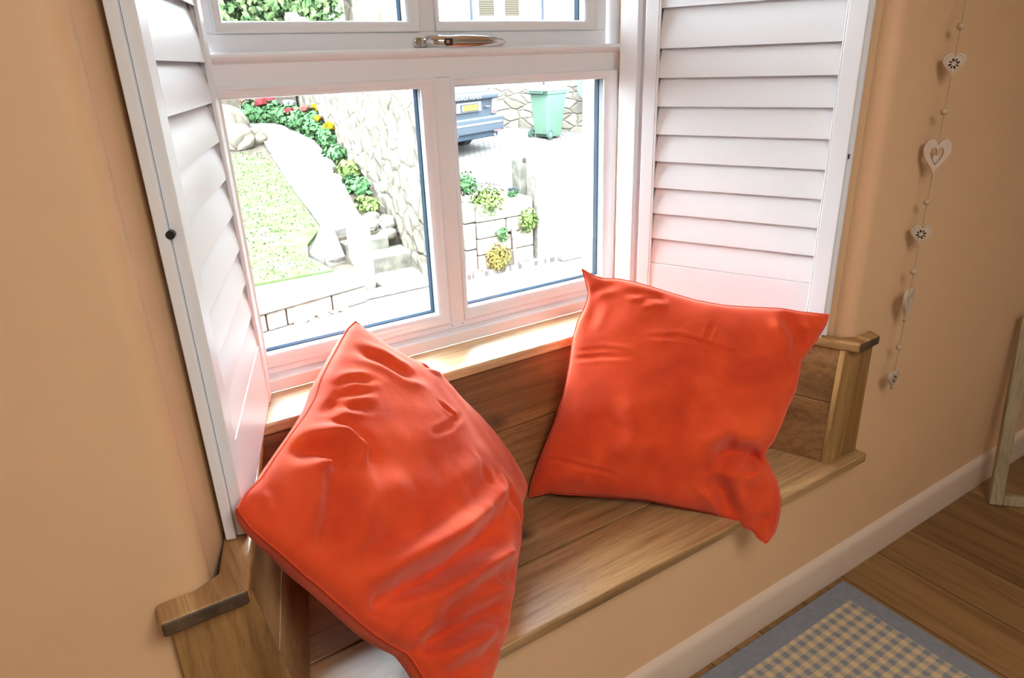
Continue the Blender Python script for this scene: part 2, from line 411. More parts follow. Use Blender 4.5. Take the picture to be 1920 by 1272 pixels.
# ------------------------------------------------------------------ room shell
YB = .86          # outer face of the window wall
def arc(cx, cy, r, a0, a1, n=20):
    return [(cx + r * math.cos(math.radians(a0 + (a1 - a0) * i / n)), cy + r * math.sin(math.radians(a0 + (a1 - a0) * i / n))) for i in range(n + 1)]
SL, SR = .30, .43
def rl(y): return .062 + SL * y     # left reveal
def rr(y): return 1.778 - SR * y    # right reveal
RC = .042
bm = bm_new()
left = [(-2.4, 0)] + arc(rl(0) - RC - .004, RC, RC, -90, 0) + [(rl(.13), .13), (rl(.66), .66), (rl(.66), YB), (-2.4, YB)]
right = [(4.4, 0), (4.4, YB), (rr(.66), YB), (rr(.66), .66), (rr(.13), .13)] + arc(rr(0) + RC - .010, RC, RC, 180, 270)
add_prism(bm, left, .0, 2.6); add_prism(bm, right, .0, 2.6)
add_prism(bm, [(rl(0) - RC - .004, 0.0), (rr(0) + RC - .010, 0.0), (rr(0) - .01, RC), (rr(.66), .66), (rr(.66), YB), (rl(.66), YB), (rl(.66), .66), (rl(0) - .004, RC)], 0, .488)
add_prism(bm, [(rl(.66), .535), (rr(.66), .535), (rr(.66), YB), (rl(.66), YB)], .488, .884)
add_prism(bm, [(rl(0) - RC - .004, 0.0), (rr(0) + RC - .010, 0.0), (rr(0) - .01, RC), (rr(.66), .66), (rr(.66), YB), (rl(.66), YB), (rl(.66), .66), (rl(0) - .004, RC)], 2.32, 2.6)
struct(obj('wall_front', bm, M['plaster'], smooth=False))
w = bpy.data.objects['wall_front']
for p in w.data.polygons: p.use_smooth = True
w.data.set_sharp_from_angle(angle=.4)
def shell(name, lo, hi, mat):
    bm = bm_new(); add_box(bm, lo, hi); return struct(obj(name, bm, mat))
shell('floor', (-2.5, -3.9, -.08), (4.5, 0.02, 0), M['floor'])
shell('ceiling', (-2.5, -3.9, 2.6), (4.5, .9, 2.7), M['ceiling'])
shell('wall_left', (-2.5, -3.9, 0), (-2.4, .86, 2.6), M['plaster_white'])
shell('wall_right', (4.4, -3.9, 0), (4.5, .86, 2.6), M['plaster_white'])
shell('wall_back', (-2.5, -4.0, 0), (4.5, -3.9, 2.6), M['plaster_white'])
bm = bm_new()
prof = [(0, 0), (.02, 0), (.02, .098), (.0185, .112), (.014, .122), (.007, .128), (0, .131)]
add_loft(bm, prof, (-2.4, 0, 0), (1, 0, 0), (0, -1, 0), (0, 0, 1), 6.8)
o = struct(obj('baseboard_front', bm, M['skirting'], smooth=True))

# ------------------------------------------------------------------ window seat (all its joinery)
seat = thing('window_bench', 'built-in oak window seat with panelled tilted back, sides and moulded caps', 'bench', (.93, 0, .519))
def part(name, bm, m, parent=seat, bevel=.003, seg=2, **k): return obj(name, bm, m, parent, bevel=bevel, seg=seg, **k)
ZS = .519
def yb(z): return .357 + .40 * (z - ZS)                   # tilted back
def xl(y, z): return .163 + .30 * y - .155 * (z - ZS)      # left side panel face
def xr(y, z): return 1.737 - .40 * y + .035 * (z - ZS)     # right side panel face
G = .143
bm = bm_new()
add_prism(bm, [(-.032, -.052), (1.892, -.052), (1.892, -.002), (1.745, -.002), (xr(G, ZS) + .01, G), (xl(G, ZS) - .01, G), (.155, -.002), (-.032, -.002)], ZS - .03, ZS)
part('seat_board', bm, M['oak_seat'], bevel=.005, seg=3)
bm = bm_new()
add_prism(bm, [(xl(G, ZS) - .01, G + .0035), (xr(G, ZS) + .01, G + .0035), (xr(.4, ZS) + .01, .37), (xl(.4, ZS) - .01, .37)], ZS - .03, ZS - .0004)
part('seat_board', bm, M['oak_rear'], bevel=.003)
def back_board(z0, z1, m):
    bm = bm_new(); t = .02
    p = []
    for z in (z0, z1):
        y0 = yb(z)
        p += [(xl(y0, z) - .02, y0, z), (xr(y0, z) + .02, y0, z), (xr(y0, z) + .02, y0 + t, z), (xl(y0, z) - .02, y0 + t, z)]
    add_hexa(bm, p); return part('back_board', bm, m, bevel=.0025)
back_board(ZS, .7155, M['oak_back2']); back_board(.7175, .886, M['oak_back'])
def side_board(fx, sgn, z0, z1):
    bm = bm_new(); t = .018 * sgn; p = []
    for z in (z0, z1):
        y1 = yb(z)
        q = [(fx(0, z), .0, z), (fx(y1, z), y1, z), (fx(y1, z) + t, y1, z), (fx(0, z) + t, .0, z)]
        p += q
    add_hexa(bm, p); part('side_board', bm, M['oak_side'], bevel=.0025)
for a, c in ((ZS, .7155), (.7175, .886)):
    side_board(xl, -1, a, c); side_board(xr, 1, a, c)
def post(x0b, x1b, x0t, x1t):
    bm = bm_new()
    add_hexa(bm, [(x0b, -.016, ZS), (x1b, -.016, ZS), (x1b, .002, ZS), (x0b, .002, ZS), (x0t, -.016, .886), (x1t, -.016, .886), (x1t, .002, .886), (x0t, .002, .886)])
    part('front_post', bm, M['oak_post'], bevel=.0025)
post(-.018, xl(0, ZS) + .002, -.018, xl(0, .886) + .002)
post(xr(0, ZS) - .004, 1.888, xr(0, .886) - .004, 1.885)
YE = .486
def cap(poly, mname='cap_moulding'):
    bm = bm_new(); add_prism(bm, poly, .886, .915)
    o = part(mname, bm, [M['oak_cap'], M['endgrain']], bevel=.007, seg=4, angle=1.0)
    for f in o.data.polygons:
        if f.normal.y < -.9: f.material_index = 1
    return o
il = lambda y: .115 + .30 * y
ir = lambda y: 1.741 - .43 * y
cap([(-.030, -.052), (il(-.05), -.052), (il(YE), YE), (rl(YE) + .0, YE), (rl(.05), .05), (rl(.02), .02), (.03, .001), (-.030, .001)])
cap([(ir(-.045), -.048), (1.868, -.042), (1.884, .001), (1.80, .001), (rr(.02), .02), (rr(.05), .05), (rr(YE), YE), (ir(YE), YE)])
bm = bm_new()
add_prism(bm, [(rl(YE) + .0, YE + .001), (ir(YE) + .04, YE + .001), (rr(.66), .655), (rl(.655), .655)], .886, .915)
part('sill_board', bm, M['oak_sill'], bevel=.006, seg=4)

# ------------------------------------------------------------------ window
win = thing('window_1', 'white plastic casement window with two fixed panes under a top-hung sash', 'window', (.9, .69, .915))
win['kind'] = 'structure'
W0, W1, WT = .262, 1.505, 2.30
def wpart(name, bm, m, parent=win, bevel=.0025, **k): return obj(name, bm, m, parent, bevel=bevel, **k)
def cyl_y(bm, x, y0, y1, z, r, seg=20):
    add_tube(bm, [(x, y0, z), (x, y1, z)], r, seg)
bm = bm_new(); add_loft(bm, [(0, 0), (0, .005), (.004, .012), (.004, .030), (.012, .033), (.09, .033), (.09, 0)], (W0, .650, .9152), (1, 0, 0), (0, 1, 0), (0, 0, 1), W1 - W0)
wpart('window_cill', bm, M['upvc'], bevel=.002)
bm = bm_new()
add_box(bm, (W0, .690, .948), (W1, .76, .969))
add_box(bm, (W0, .690, .969), (.318, .76, WT)); add_box(bm, (1.486, .690, .969), (W1, .76, WT)); add_box(bm, (W0, .690, WT - .06), (W1, .76, WT))
wpart('outer_frame', bm, M['upvc'])
bm = bm_new(); add_box(bm, (.318, .690, 1.645), (1.486, .76, 1.700))
add_loft(bm, [(0, 0), (0, .004), (-.012, .008), (-.020, .016), (-.020, .022), (-.012, .027), (.02, .027), (.02, 0)], (.300, .690, 1.690), (1, 0, 0), (0, 1, 0), (0, 0, 1), 1.20)
wpart('transom', bm, M['upvc'], bevel=.002)
bm = bm_new(); add_box(bm, (.866, .6885, .969), (.914, .76, 1.645)); wpart('mullion', bm, M['upvc'])
bm = bm_new()
v = [bm.verts.new(p) for p in ((.862, .6875, 1.646), (.918, .6875, 1.646), (.890, .6875, 1.668))]; bm.faces.new(v)
v2 = [bm.verts.new(p) for p in ((.862, .691, 1.646), (.918, .691, 1.646), (.890, .691, 1.668))]; bm.faces.new(v2[::-1])
for i in range(3): bm.faces.new((v[i], v2[i], v2[(i + 1) % 3], v[(i + 1) % 3]))
wpart('mullion_joint', bm, M['upvc'], bevel=.0008)
BEAD = [(-.001, .691), (-.001, .6835), (.0022, .6822), (.0045, .6850), (.0060, .6878), (.012, .6915), (.019, .699), (.025, .711), (.026, .717), (0, .717)]
def glazing(x0, x1, z0, z1, dy=0, parent=win, ps=1.0):
    bm = bm_new(); add_ring(bm, x0, x1, z0, z1, [(a * ps, y + dy) for a, y in BEAD])
    o = wpart('glazing_bead', bm, M['upvc'], parent, bevel=0)
    for p in o.data.polygons: p.use_smooth = True
    s = .026 * ps - .001
    bm = bm_new(); add_ring(bm, x0, x1, z0, z1, [(s - .012, .7195 + dy), (s - .0005, .7195 + dy), (s - .0005, .738 + dy), (s - .012, .738 + dy)])
    wpart('pane_spacer', bm, M['spacer'], parent, bevel=0)
    bm = bm_new(); add_ring(bm, x0, x1, z0, z1, [(s - .014, .741 + dy), (s + .001, .741 + dy), (s + .001, .761 + dy), (s - .014, .761 + dy)])
    wpart('gasket', bm, M['gasket'], parent, bevel=0)
    bm = bm_new()
    add_box(bm, (x0 + s - .01, .7172 + dy, z0 + s - .01), (x1 - s + .01, .7190 + dy, z1 - s + .01))
    wpart('glass_pane', bm, M['glass'], parent, bevel=0)
glazing(.318, .866, .969, 1.645); glazing(.914, 1.486, .969, 1.645)
# top-hung sash, set back
sash_y = .035
bm = bm_new()
add_box(bm, (.335, .725, 1.703), (1.474, .79, 1.757)); add_box(bm, (.335, .725, 1.757), (.357, .79, 2.225)); add_box(bm, (1.434, .725, 1.757), (1.474, .79, 2.225))
add_box(bm, (.335, .725, 2.19), (1.474, .79, 2.235)); add_box(bm, (.855, .7245, 1.757), (.900, .79, 2.19))
sash = wpart('opening_sash', bm, M['upvc'])
glazing(.357, .855, 1.757, 2.19, sash_y, sash); glazing(.900, 1.434, 1.757, 2.19, sash_y, sash)
for x in (.872, .908):
    bm = bm_new(); cyl_y(bm, x, .6875, .690, .9585, .0052, 16); sc_ = wpart('screw_cap', bm, M['upvc'], win, bevel=.0006)
    bm = bm_new(); cyl_y(bm, x, .687, .6876, .9585, .0014, 10); wpart('screw_head', bm, M['lock'], sc_, bevel=0)
# chrome handle
hz = 1.731
bm = bm_new()
prof = [(math.cos(a) * .011 + (.018 if math.cos(a) > 0 else -.018), math.sin(a) * .0115) for a in [i * 2 * math.pi / 24 + .01 for i in range(24)]]
add_loft(bm, prof, (.862, .712, hz), (0, 1, 0), (1, 0, 0), (0, 0, 1), .013)
h = wpart('handle_plate', bm, M['chrome'], win, bevel=.002)
bm = bm_new()
add_tube(bm, [(.866, .712, hz), (.872, .700, hz), (.884, .690, hz), (.897, .684, hz - .001), (.92, .682, hz - .001), (.96, .681, hz - .001), (1.02, .681, hz - .002), (1.055, .682, hz - .003), (1.078, .683, hz - .0035), (1.087, .684, hz - .004)], .01, 14,
         radii=[.011, .0125, .0125, .0120, .0115, .0125, .0115, .009, .006, .002])
for v in bm.verts: v.co.z = hz + (v.co.z - hz) * 1.3
lever = wpart('handle_lever', bm, M['chrome'], win, bevel=0)
for p in lever.data.polygons: p.use_smooth = True
bm = bm_new(); add_tube(bm, [(.907, .684, hz - .001), (.905, .6675, hz - .001)], .0095, 20)
add_box(bm, (.905, .668, hz - .010), (.920, .684, hz + .008))
lk = wpart('lock_housing', bm, M['lock'], win, bevel=.0012)
bm = bm_new(); add_tube(bm, [(.9055, .670, hz - .001), (.9050, .6668, hz - .001)], .0048, 18); wpart('lock_barrel', bm, M['brass'], lk, bevel=.0005)

# ------------------------------------------------------------------ shutters
def shutter(label, A, d, n, L, stile_n, stile_f, z_bot, z_top, ledge, latch_z, side):
    """A: near bottom corner of the face, d: along, n: face normal into the opening"""
    A = Vector((A[0], A[1], 0)); d = Vector((d[0], d[1], 0)).normalized(); n = Vector((n[0], n[1], 0)).normalized(); up = Vector((0, 0, 1))
    F = Matrix(((d.x, n.x, 0, A.x), (d.y, n.y, 0, A.y), (0, 0, 1, 0), (0, 0, 0, 1)))   # local (along, out, z)
    t = thing('window_shutter', label, 'shutter', (A.x + d.x * L / 2, A.y + d.y * L / 2, z_bot), 'louvred shutters folded back in the window reveal')
    T = .019
    def p(name, lo, hi, m=M['shutter'], parent=t, bevel=.002):
        bm = bm_new(); add_box(bm, lo, hi, F); return obj(name, bm, m, parent, bevel=bevel)
    st = p('stile', (0, -T, z_bot), (stile_n, 0, z_top)); p('stile', (L - stile_f, -T, z_bot), (L, 0, z_top))
    p('bottom_rail', (stile_n, -T, z_bot), (L - stile_f, -.003, ledge[0] - .0015)); p('top_rail', (stile_n, -T, z_top - .09), (L - stile_f, -.003, z_top))
    mz = ledge[-1]
    # beads along both stiles
    bm = bm_new(); add_box(bm, (stile_n, -.008, z_bot + .001), (stile_n + .004, -.0005, z_top - .09), F); add_box(bm, (L - stile_f - .005, -.008, z_bot + .001), (L - stile_f, -.0005, z_top - .09), F)
    obj('stile_bead', bm, M['shutter'], t, bevel=.001)
    # folded-back partner leaf and mounting frame behind
    for nm, lo, hi in (('frame_post', (-.010, 0, z_bot + .001), (stile_n - .004, 0, z_top + .02)), ('frame_post', (L - stile_f + .004, 0, z_bot + .001), (L + .026, 0, z_top + .02)), ('frame_rail', (stile_n - .004, 0, z_bot + .001), (L - stile_f + .004, 0, ledge[0] - .02))):
        p(nm, (lo[0], -T - .0175, lo[2]), (hi[0], -T - .0005, hi[2]))
    # louvres
    edges = list(ledge)
    k = len(edges)
    zlist = edges + [edges[-1] + (edges[-1] - edges[-2]) + .026]
    step = edges[1] - edges[0]
    while zlist[-1] + step < z_top - .09: zlist.append(zlist[-1] + step)
    for i in range(len(zlist) - 1):
        z0, z1 = zlist[i], zlist[i + 1]
        h = z1 - z0 + .012
        bm = bm_new(); prof = []
        m_ = 10
        for j in range(m_ + 1):
            f = j / m_
            prof.append((lean(f) + .0042 * math.sin(math.pi * f) + .0015, z0 + f * h))
        for j in range(m_, -1, -1):
            f = j / m_
            prof.append((lean(f) - .0042 * math.sin(math.pi * f) - .0015, z0 + f * h))
        O = A + d * (stile_n + .0045)
        add_loft(bm, prof, O, d, n, up, L - stile_n - stile_f - .0095)
        o = obj('louvre', bm, M['shutter'], t)
        for q in o.data.polygons: q.use_smooth = True
        o.data.set_sharp_from_angle(angle=.7)
    # magnet catch in the meeting edge
    bm = bm_new(); c = F @ Vector((-.002, -T * .9, latch_z)); c2 = F @ Vector((.004, -T * .9, latch_z))
    add_tube(bm, [c + (c - c2) * .25 if side else c - (c2 - c) * 1.45, c2], .0065 if not side else .006, 14); obj('catch_hole', bm, M['lock'], t, bevel=0)
    return t
def lean(f): return -.006 - .0185 * f
LE = [1.072 + .0782 * i for i in range(9)]
LA = Vector((.135, .092)); LB = Vector((.324, .642)); ld = (LB - LA).normalized()
shutter('white louvred shutter folded against the left reveal, seen edge on', LA, ld, (ld.y, -ld.x), (LB - LA).length, .052, .045, .9165, 2.28, LE, 1.46, 0)
RA = Vector((1.714, .045)); rd = Vector((-.217, .505)).normalized()
shutter('white louvred shutter on the right reveal behind the upright cushion, slats facing out', RA, rd, (-rd.y, rd.x), .572, .044, .040, .9165, 2.28, LE, 1.42, 1)
# jamb trim between right shutter and window
bm = bm_new()
add_prism(bm, [(1.462, .648), (1.480, .590), (1.530, .600), (1.515, .655)], .9155, 2.30)
o = struct(obj('trim_1', bm, M['upvc'], bevel=.003))
bm = bm_new(); add_prism(bm, [(.262, .655), (.285, .655), (.31, .69), (.262, .69)], .9155, 2.30); struct(obj('trim_2', bm, M['upvc'], bevel=.002))
# ------------------------------------------------------------------ cushions
CUSHION_R = dict(O=(1.2668, 0.1693, 0.7842), e1=(0.6916, -0.7098, -0.1341), e2=(0.37, 0.1887, 0.9097), n=(-0.6203, -0.6787, 0.3931),
  edges=[[(-0.347, -0.327), (-0.321, -0.318), (-0.296, -0.303), (-0.261, -0.301), (-0.194, -0.29), (-0.107, -0.277), (-0.022, -0.266), (0.071, -0.266), (0.149, -0.265), (0.183, -0.272), (0.223, -0.283), (0.262, -0.286), (0.278, -0.306), (0.302, -0.314)],
    [(0.302, -0.314), (0.318, -0.282), (0.321, -0.254), (0.322, -0.221), (0.317, -0.189), (0.301, -0.146), (0.275, -0.109), (0.256, -0.084), (0.259, -0.069), (0.273, -0.043), (0.284, 0.003), (0.293, 0.057), (0.305, 0.099), (0.306, 0.152), (0.305, 0.188), (0.317, 0.21), (0.333, 0.243), (0.35, 0.289), (0.353, 0.317)],
    [(-0.315, 0.333), (-0.283, 0.32), (-0.251, 0.315), (-0.215, 0.321), (-0.167, 0.32), (-0.125, 0.315), (-0.071, 0.307), (0.011, 0.297), (0.083, 0.296), (0.165, 0.304), (0.233, 0.313), (0.277, 0.312), (0.353, 0.317)],
    [(-0.347, -0.327), (-0.348, -0.295), (-0.341, -0.248), (-0.33, -0.19), (-0.313, -0.11), (-0.302, -0.024), (-0.301, 0.067), (-0.305, 0.136), (-0.3, 0.185), (-0.287, 0.229), (-0.283, 0.264), (-0.296, 0.297), (-0.315, 0.333)]],
  creases=[([(0.235, 0.31), (0.26, 0.283), (0.283, 0.247), (0.3, 0.191)], 0.022, 0.022),
    ([(0.261, 0.296), (0.305, 0.296), (0.346, 0.311)], 0.008, 0.012),
    ([(0.255, -0.084), (0.206, -0.08), (0.162, -0.083), (0.117, -0.122)], 0.03, 0.03),
    ([(0.252, -0.087), (0.226, -0.099), (0.197, -0.135)], 0.012, 0.015),
    ([(0.256, -0.069), (0.203, -0.057), (0.152, -0.064)], -0.012, 0.02),
    ([(0.205, -0.27), (0.186, -0.238), (0.163, -0.196), (0.117, -0.159)], 0.018, 0.022),
    ([(0.262, -0.284), (0.27, -0.259), (0.297, -0.233)], 0.012, 0.014),
    ([(-0.101, 0.175), (-0.017, 0.19), (0.044, 0.183), (0.091, 0.173), (0.137, 0.171)], 0.004, 0.006),
    ([(-0.298, 0.078), (-0.216, 0.103), (-0.131, 0.117)], 0.004, 0.007),
    ([(-0.292, 0.1), (-0.213, 0.121), (-0.139, 0.127)], 0.003, 0.006),
    ([(-0.327, -0.207), (-0.244, -0.204), (-0.154, -0.206), (-0.127, -0.207)], 0.004, 0.006),
    ([(-0.297, -0.295), (-0.237, -0.244), (-0.187, -0.216)], -0.008, 0.03),
    ([(-0.181, 0.288), (-0.121, 0.292), (-0.078, 0.293)], 0.008, 0.01),
    ([(-0.144, 0.267), (-0.112, 0.279), (-0.067, 0.287)], 0.006, 0.01),
    ([(-0.281, 0.265), (-0.257, 0.29), (-0.205, 0.308)], 0.012, 0.012),
    ([(-0.281, 0.272), (-0.264, 0.233), (-0.27, 0.17)], 0.006, 0.02),
    ([(-0.106, -0.096), (-0.033, -0.054), (0.038, -0.006), (0.079, 0.056)], 0.006, 0.04),
    ([(-0.152, 0.012), (-0.083, -0.071), (-0.121, -0.161)], -0.006, 0.03),
    ([(0.133, 0.12), (0.179, 0.149), (0.226, 0.171)], 0.004, 0.012),
    ([(0.054, 0.234), (0.052, 0.213), (0.049, 0.192)], 0.003, 0.006)])
CUSHION_L = dict(O=(0.5175, 0.1975, 0.7828), e1=(0.5751, -0.1965, -0.7942), e2=(0.6097, 0.7502, 0.2559), n=(0.5455, -0.6314, 0.5512),
  edges=[[(-0.373, -0.299), (-0.338, -0.313), (-0.295, -0.317), (-0.255, -0.321), (-0.213, -0.327), (-0.178, -0.329), (-0.134, -0.335), (-0.082, -0.341), (-0.037, -0.345), (0.009, -0.345), (0.058, -0.34), (0.081, -0.349), (0.118, -0.367), (0.162, -0.377), (0.211, -0.371), (0.263, -0.351)],
    [(0.263, -0.351), (0.29, -0.303), (0.299, -0.263), (0.31, -0.217), (0.318, -0.173), (0.32, -0.123), (0.322, -0.067), (0.323, -0.004), (0.327, 0.039), (0.328, 0.117), (0.329, 0.193), (0.346, 0.254), (0.351, 0.288)],
    [(-0.326, 0.294), (-0.308, 0.297), (-0.27, 0.299), (-0.213, 0.309), (-0.156, 0.325), (-0.09, 0.356), (-0.062, 0.356), (0.026, 0.348), (0.109, 0.351), (0.185, 0.344), (0.264, 0.327), (0.332, 0.305), (0.351, 0.288)],
    [(-0.373, -0.299), (-0.372, -0.264), (-0.36, -0.224), (-0.354, -0.168), (-0.346, -0.103), (-0.336, -0.033), (-0.334, 0.016), (-0.341, 0.068), (-0.34, 0.127), (-0.338, 0.185), (-0.336, 0.251), (-0.326, 0.294)]],
  creases=[([(-0.354, -0.168), (-0.321, -0.132), (-0.288, -0.108), (-0.26, -0.111), (-0.236, -0.133)], 0.025, 0.022),
    ([(-0.315, -0.114), (-0.282, -0.087), (-0.247, -0.097), (-0.219, -0.128)], -0.014, 0.02),
    ([(-0.263, -0.139), (-0.237, -0.183), (-0.22, -0.244), (-0.204, -0.307)], 0.012, 0.028),
    ([(-0.082, -0.341), (-0.057, -0.31), (-0.019, -0.262), (0.067, -0.157), (0.151, -0.039), (0.195, 0.047)], 0.028, 0.032),
    ([(-0.09, -0.311), (-0.056, -0.249), (0.015, -0.161), (0.091, -0.039)], -0.014, 0.03),
    ([(-0.061, -0.338), (-0.023, -0.297), (0.04, -0.245), (0.119, -0.147), (0.235, -0.042)], -0.012, 0.022),
    ([(-0.037, -0.345), (0.024, -0.296), (0.101, -0.218), (0.206, -0.104), (0.299, -0.042)], 0.016, 0.022),
    ([(0.04, -0.345), (0.068, -0.335), (0.115, -0.267), (0.212, -0.178), (0.299, -0.102)], 0.02, 0.025),
    ([(0.089, -0.35), (0.157, -0.294), (0.23, -0.215)], -0.01, 0.02),
    ([(-0.318, -0.022), (-0.303, 0.027), (-0.254, 0.082)], 0.009, 0.012),
    ([(-0.323, 0.031), (-0.301, 0.073), (-0.256, 0.111)], 0.007, 0.01),
    ([(-0.33, -0.048), (-0.301, -0.006), (-0.242, 0.03)], 0.006, 0.012),
    ([(-0.317, 0.177), (-0.252, 0.197), (-0.195, 0.197), (-0.146, 0.229)], 0.008, 0.018),
    ([(-0.089, 0.175), (-0.047, 0.172), (-0.026, 0.17)], 0.004, 0.008),
    ([(-0.092, 0.06), (-0.052, 0.12), (-0.014, 0.201)], 0.004, 0.008),
    ([(-0.081, 0.365), (-0.102, 0.322), (-0.129, 0.305)], 0.008, 0.01),
    ([(0.035, -0.045), (0.096, 0.064), (0.107, 0.107)], 0.008, 0.03),
    ([(0.132, 0.046), (0.173, 0.101), (0.175, 0.148)], -0.006, 0.02),
    ([(-0.368, -0.271), (-0.348, -0.281), (-0.338, -0.299)], 0.006, 0.01),
    ([(-0.354, -0.235), (-0.333, -0.252), (-0.327, -0.278)], 0.004, 0.012),
    ([(0.18, 0.124), (0.273, 0.117), (0.326, 0.081)], 0.008, 0.02),
    ([(-0.185, -0.246), (-0.165, -0.167), (-0.113, -0.087)], -0.006, 0.04)])

def resample(pl, n):
    pl = [Vector(p) for p in pl]; L = [0]
    for a, b in zip(pl, pl[1:]): L.append(L[-1] + (b - a).length)
    out = []
    for i in range(n + 1):
        t = L[-1] * i / n; k = 0
        while k < len(L) - 2 and L[k + 1] < t: k += 1
        f = (t - L[k]) / max(1e-9, L[k + 1] - L[k]); out.append(pl[k].lerp(pl[k + 1], f))
    for _ in range(2):
        o2 = out[:]
        for i in range(2, n - 1): o2[i] = (out[i - 1] + out[i] * 2 + out[i + 1]) / 4
        out = o2
    return out
def seg_dist(p, a, b):
    ab = b - a; t = max(0, min(1, (p - a).dot(ab) / max(1e-9, ab.dot(ab)))); return (p - a - ab * t).length, t
def cushion(spec, label, Hf, Hb, seed, n=110, bend=None, sag=(0, 0), cg=1.1):
    rg = random.Random(seed)
    O, e1, e2, nn = (Vector(spec[k]) for k in ('O', 'e1', 'e2', 'n'))
    B, R, T, L = (resample(e, n) for e in spec['edges'])
    ph = [rg.uniform(0, 6.28) for _ in range(12)]
    cre = [([Vector(p) for p in pl], dep, wid) for pl, dep, wid in spec['creases']]
    def pos(i, j):
        s, t = i / n, j / n
        c = B[i] * (1 - t) + T[i] * t + L[j] * (1 - s) + R[j] * s - (B[0] * (1 - s) * (1 - t) + B[n] * s * (1 - t) + T[0] * (1 - s) * t + T[n] * s * t)
        return c
    def height(i, j, H, front):
        s, t = 2 * i / n - 1, 2 * j / n - 1
        e = max(0, (1 - s * s) * (1 - t * t))
        h = H * e ** .48 * (1 - .12 * (s * s + t * t))
        return h, e
    def disp(p, e):
        d = 0
        for pl, dep, wid in cre:
            best = 9; at = 0; m = len(pl) - 1
            for k in range(m):
                q, t = seg_dist(p, pl[k], pl[k + 1])
                if q < best: best = q; at = (k + t) / m
            if best < wid * 3.2:
                tap = min(1, 4 * at + .15, 4 * (1 - at) + .15)
                x = best / wid; dep_ = dep * cg
                d += dep_ * tap * (-math.exp(-x * x) + .42 * math.exp(-(x - 1.75) ** 2 * 1.6))
        w = math.sin(p.x * 21 + ph[0] + 2 * math.sin(p.y * 11 + ph[1])) * math.sin(p.y * 17 + ph[2] + 1.5 * math.sin(p.x * 13 + ph[3]))
        w2 = math.sin(p.x * 47 + ph[4] + 2 * math.sin(p.y * 23 + ph[5])) * math.sin(p.y * 39 + ph[6])
        return (d + .0032 * w + .0011 * w2) * min(1, e * 5)
    bm = bm_new(); F = {}; K = {}
    for i in range(n + 1):
        for j in range(n + 1):
            p = pos(i, j); h, e = height(i, j, Hf, True)
            edge = i in (0, n) or j in (0, n)
            q = O + e1 * p.x + e2 * p.y
            lift = bend(p) if bend else 0
            q = q + nn * lift
            F[i, j] = bm.verts.new(q + nn * (h + disp(p, e)))
            if edge: K[i, j] = F[i, j]
            else:
                _, e = height(i, j, Hb, False); hb = Hb * e ** (.26 if sag[1] else .48)
                K[i, j] = bm.verts.new(q + (e1 * sag[0] + e2 * sag[1]) * min(1, e * 1.3) - nn * (hb + .002 * math.sin(p.x * 31 + ph[7]) * math.sin(p.y * 27 + ph[8])))
    for i in range(n):
        for j in range(n):
            bm.faces.new((F[i, j], F[i + 1, j], F[i + 1, j + 1], F[i, j + 1]))
            bm.faces.new((K[i, j], K[i, j + 1], K[i + 1, j + 1], K[i + 1, j]))
    rim = [(i, 0) for i in range(n)] + [(n, j) for j in range(n)] + [(i, n) for i in range(n, 0, -1)] + [(0, j) for j in range(n, 0, -1)]
    rp = [F[k].co.copy() for k in rim]
    o = obj('cushion', bm, M['velvet'], smooth=True)
    tag(o, label, 'cushion', 'orange-red velvet cushions on the window seat')
    bm = bm_new(); add_tube(bm, rp + [rp[0]], .0022, 6, caps=False); s = obj('seam', bm, M['velvet'], o, smooth=True)
    return o, rp, nn
cl, rp, nn = cushion(CUSHION_L, 'orange-red velvet cushion slumped on the left of the seat, nearest the left shutter', .105, .095, 3, sag=(0, -.02), cg=1.75)
cr, rp, nn = cushion(CUSHION_R, 'orange-red velvet cushion propped upright on the right, in front of the right shutter', .095, .085, 5, cg=1.5)
# ------------------------------------------------------------------ heart garland
GX = 2.0; GY = -.042
gar = thing('heart_garland', 'string of pale wooden hearts and beads hanging on the cream wall', 'garland', (GX, -.004, 2.05))
def heart_mesh(name, w, h, th, holes, m, parent, x, z, yaw, off=0., lean_=0):
    cu = bpy.data.curves.new(name, 'CURVE'); cu.dimensions = '2D'; cu.fill_mode = 'BOTH'; cu.extrude = th / 2; cu.bevel_depth = .0006
    def poly(pts):
        sp = cu.splines.new('POLY'); sp.points.add(len(pts) - 1); sp.use_cyclic_u = True
        for q, p in zip(sp.points, pts): q.co = (p[0], p[1], 0, 1)
    poly(heart_pts(w, h))
    for hp in holes: poly(hp)
    tmp = bpy.data.objects.new(name, cu); COL.objects.link(tmp)
    bpy.context.view_layer.update()
    me = bpy.data.meshes.new_from_object(tmp.evaluated_get(bpy.context.evaluated_depsgraph_get()))
    bpy.data.objects.remove(tmp); me.name = name; me.materials.clear(); me.materials.append(m)
    # curve plane (x, y) -> garland plane facing the room
    mt = Matrix.Translation((x, GY, z)) @ Matrix.Rotation(yaw, 4, 'Z') @ Matrix.Rotation(lean_, 4, 'Y') @ Matrix.Rotation(math.pi / 2, 4, 'X') @ Matrix.Translation((0, 0, off))
    me.transform(mt)
    o = bpy.data.objects.new(name, me); COL.objects.link(o); o.parent = parent
    o.matrix_parent_inverse = Matrix.Translation(parent.location).inverted() if parent.type == 'EMPTY' else Matrix()
    return o
def heart_pts(w, h, n=56):
    out = []
    for i in range(n):
        t = 2 * math.pi * i / n
        x = 16 * math.sin(t) ** 3; y = 13 * math.cos(t) - 5 * math.cos(2 * t) - 2 * math.cos(3 * t) - math.cos(4 * t)
        out.append((x / 32 * w, (y + 2.5) / 29 * h))
    return out
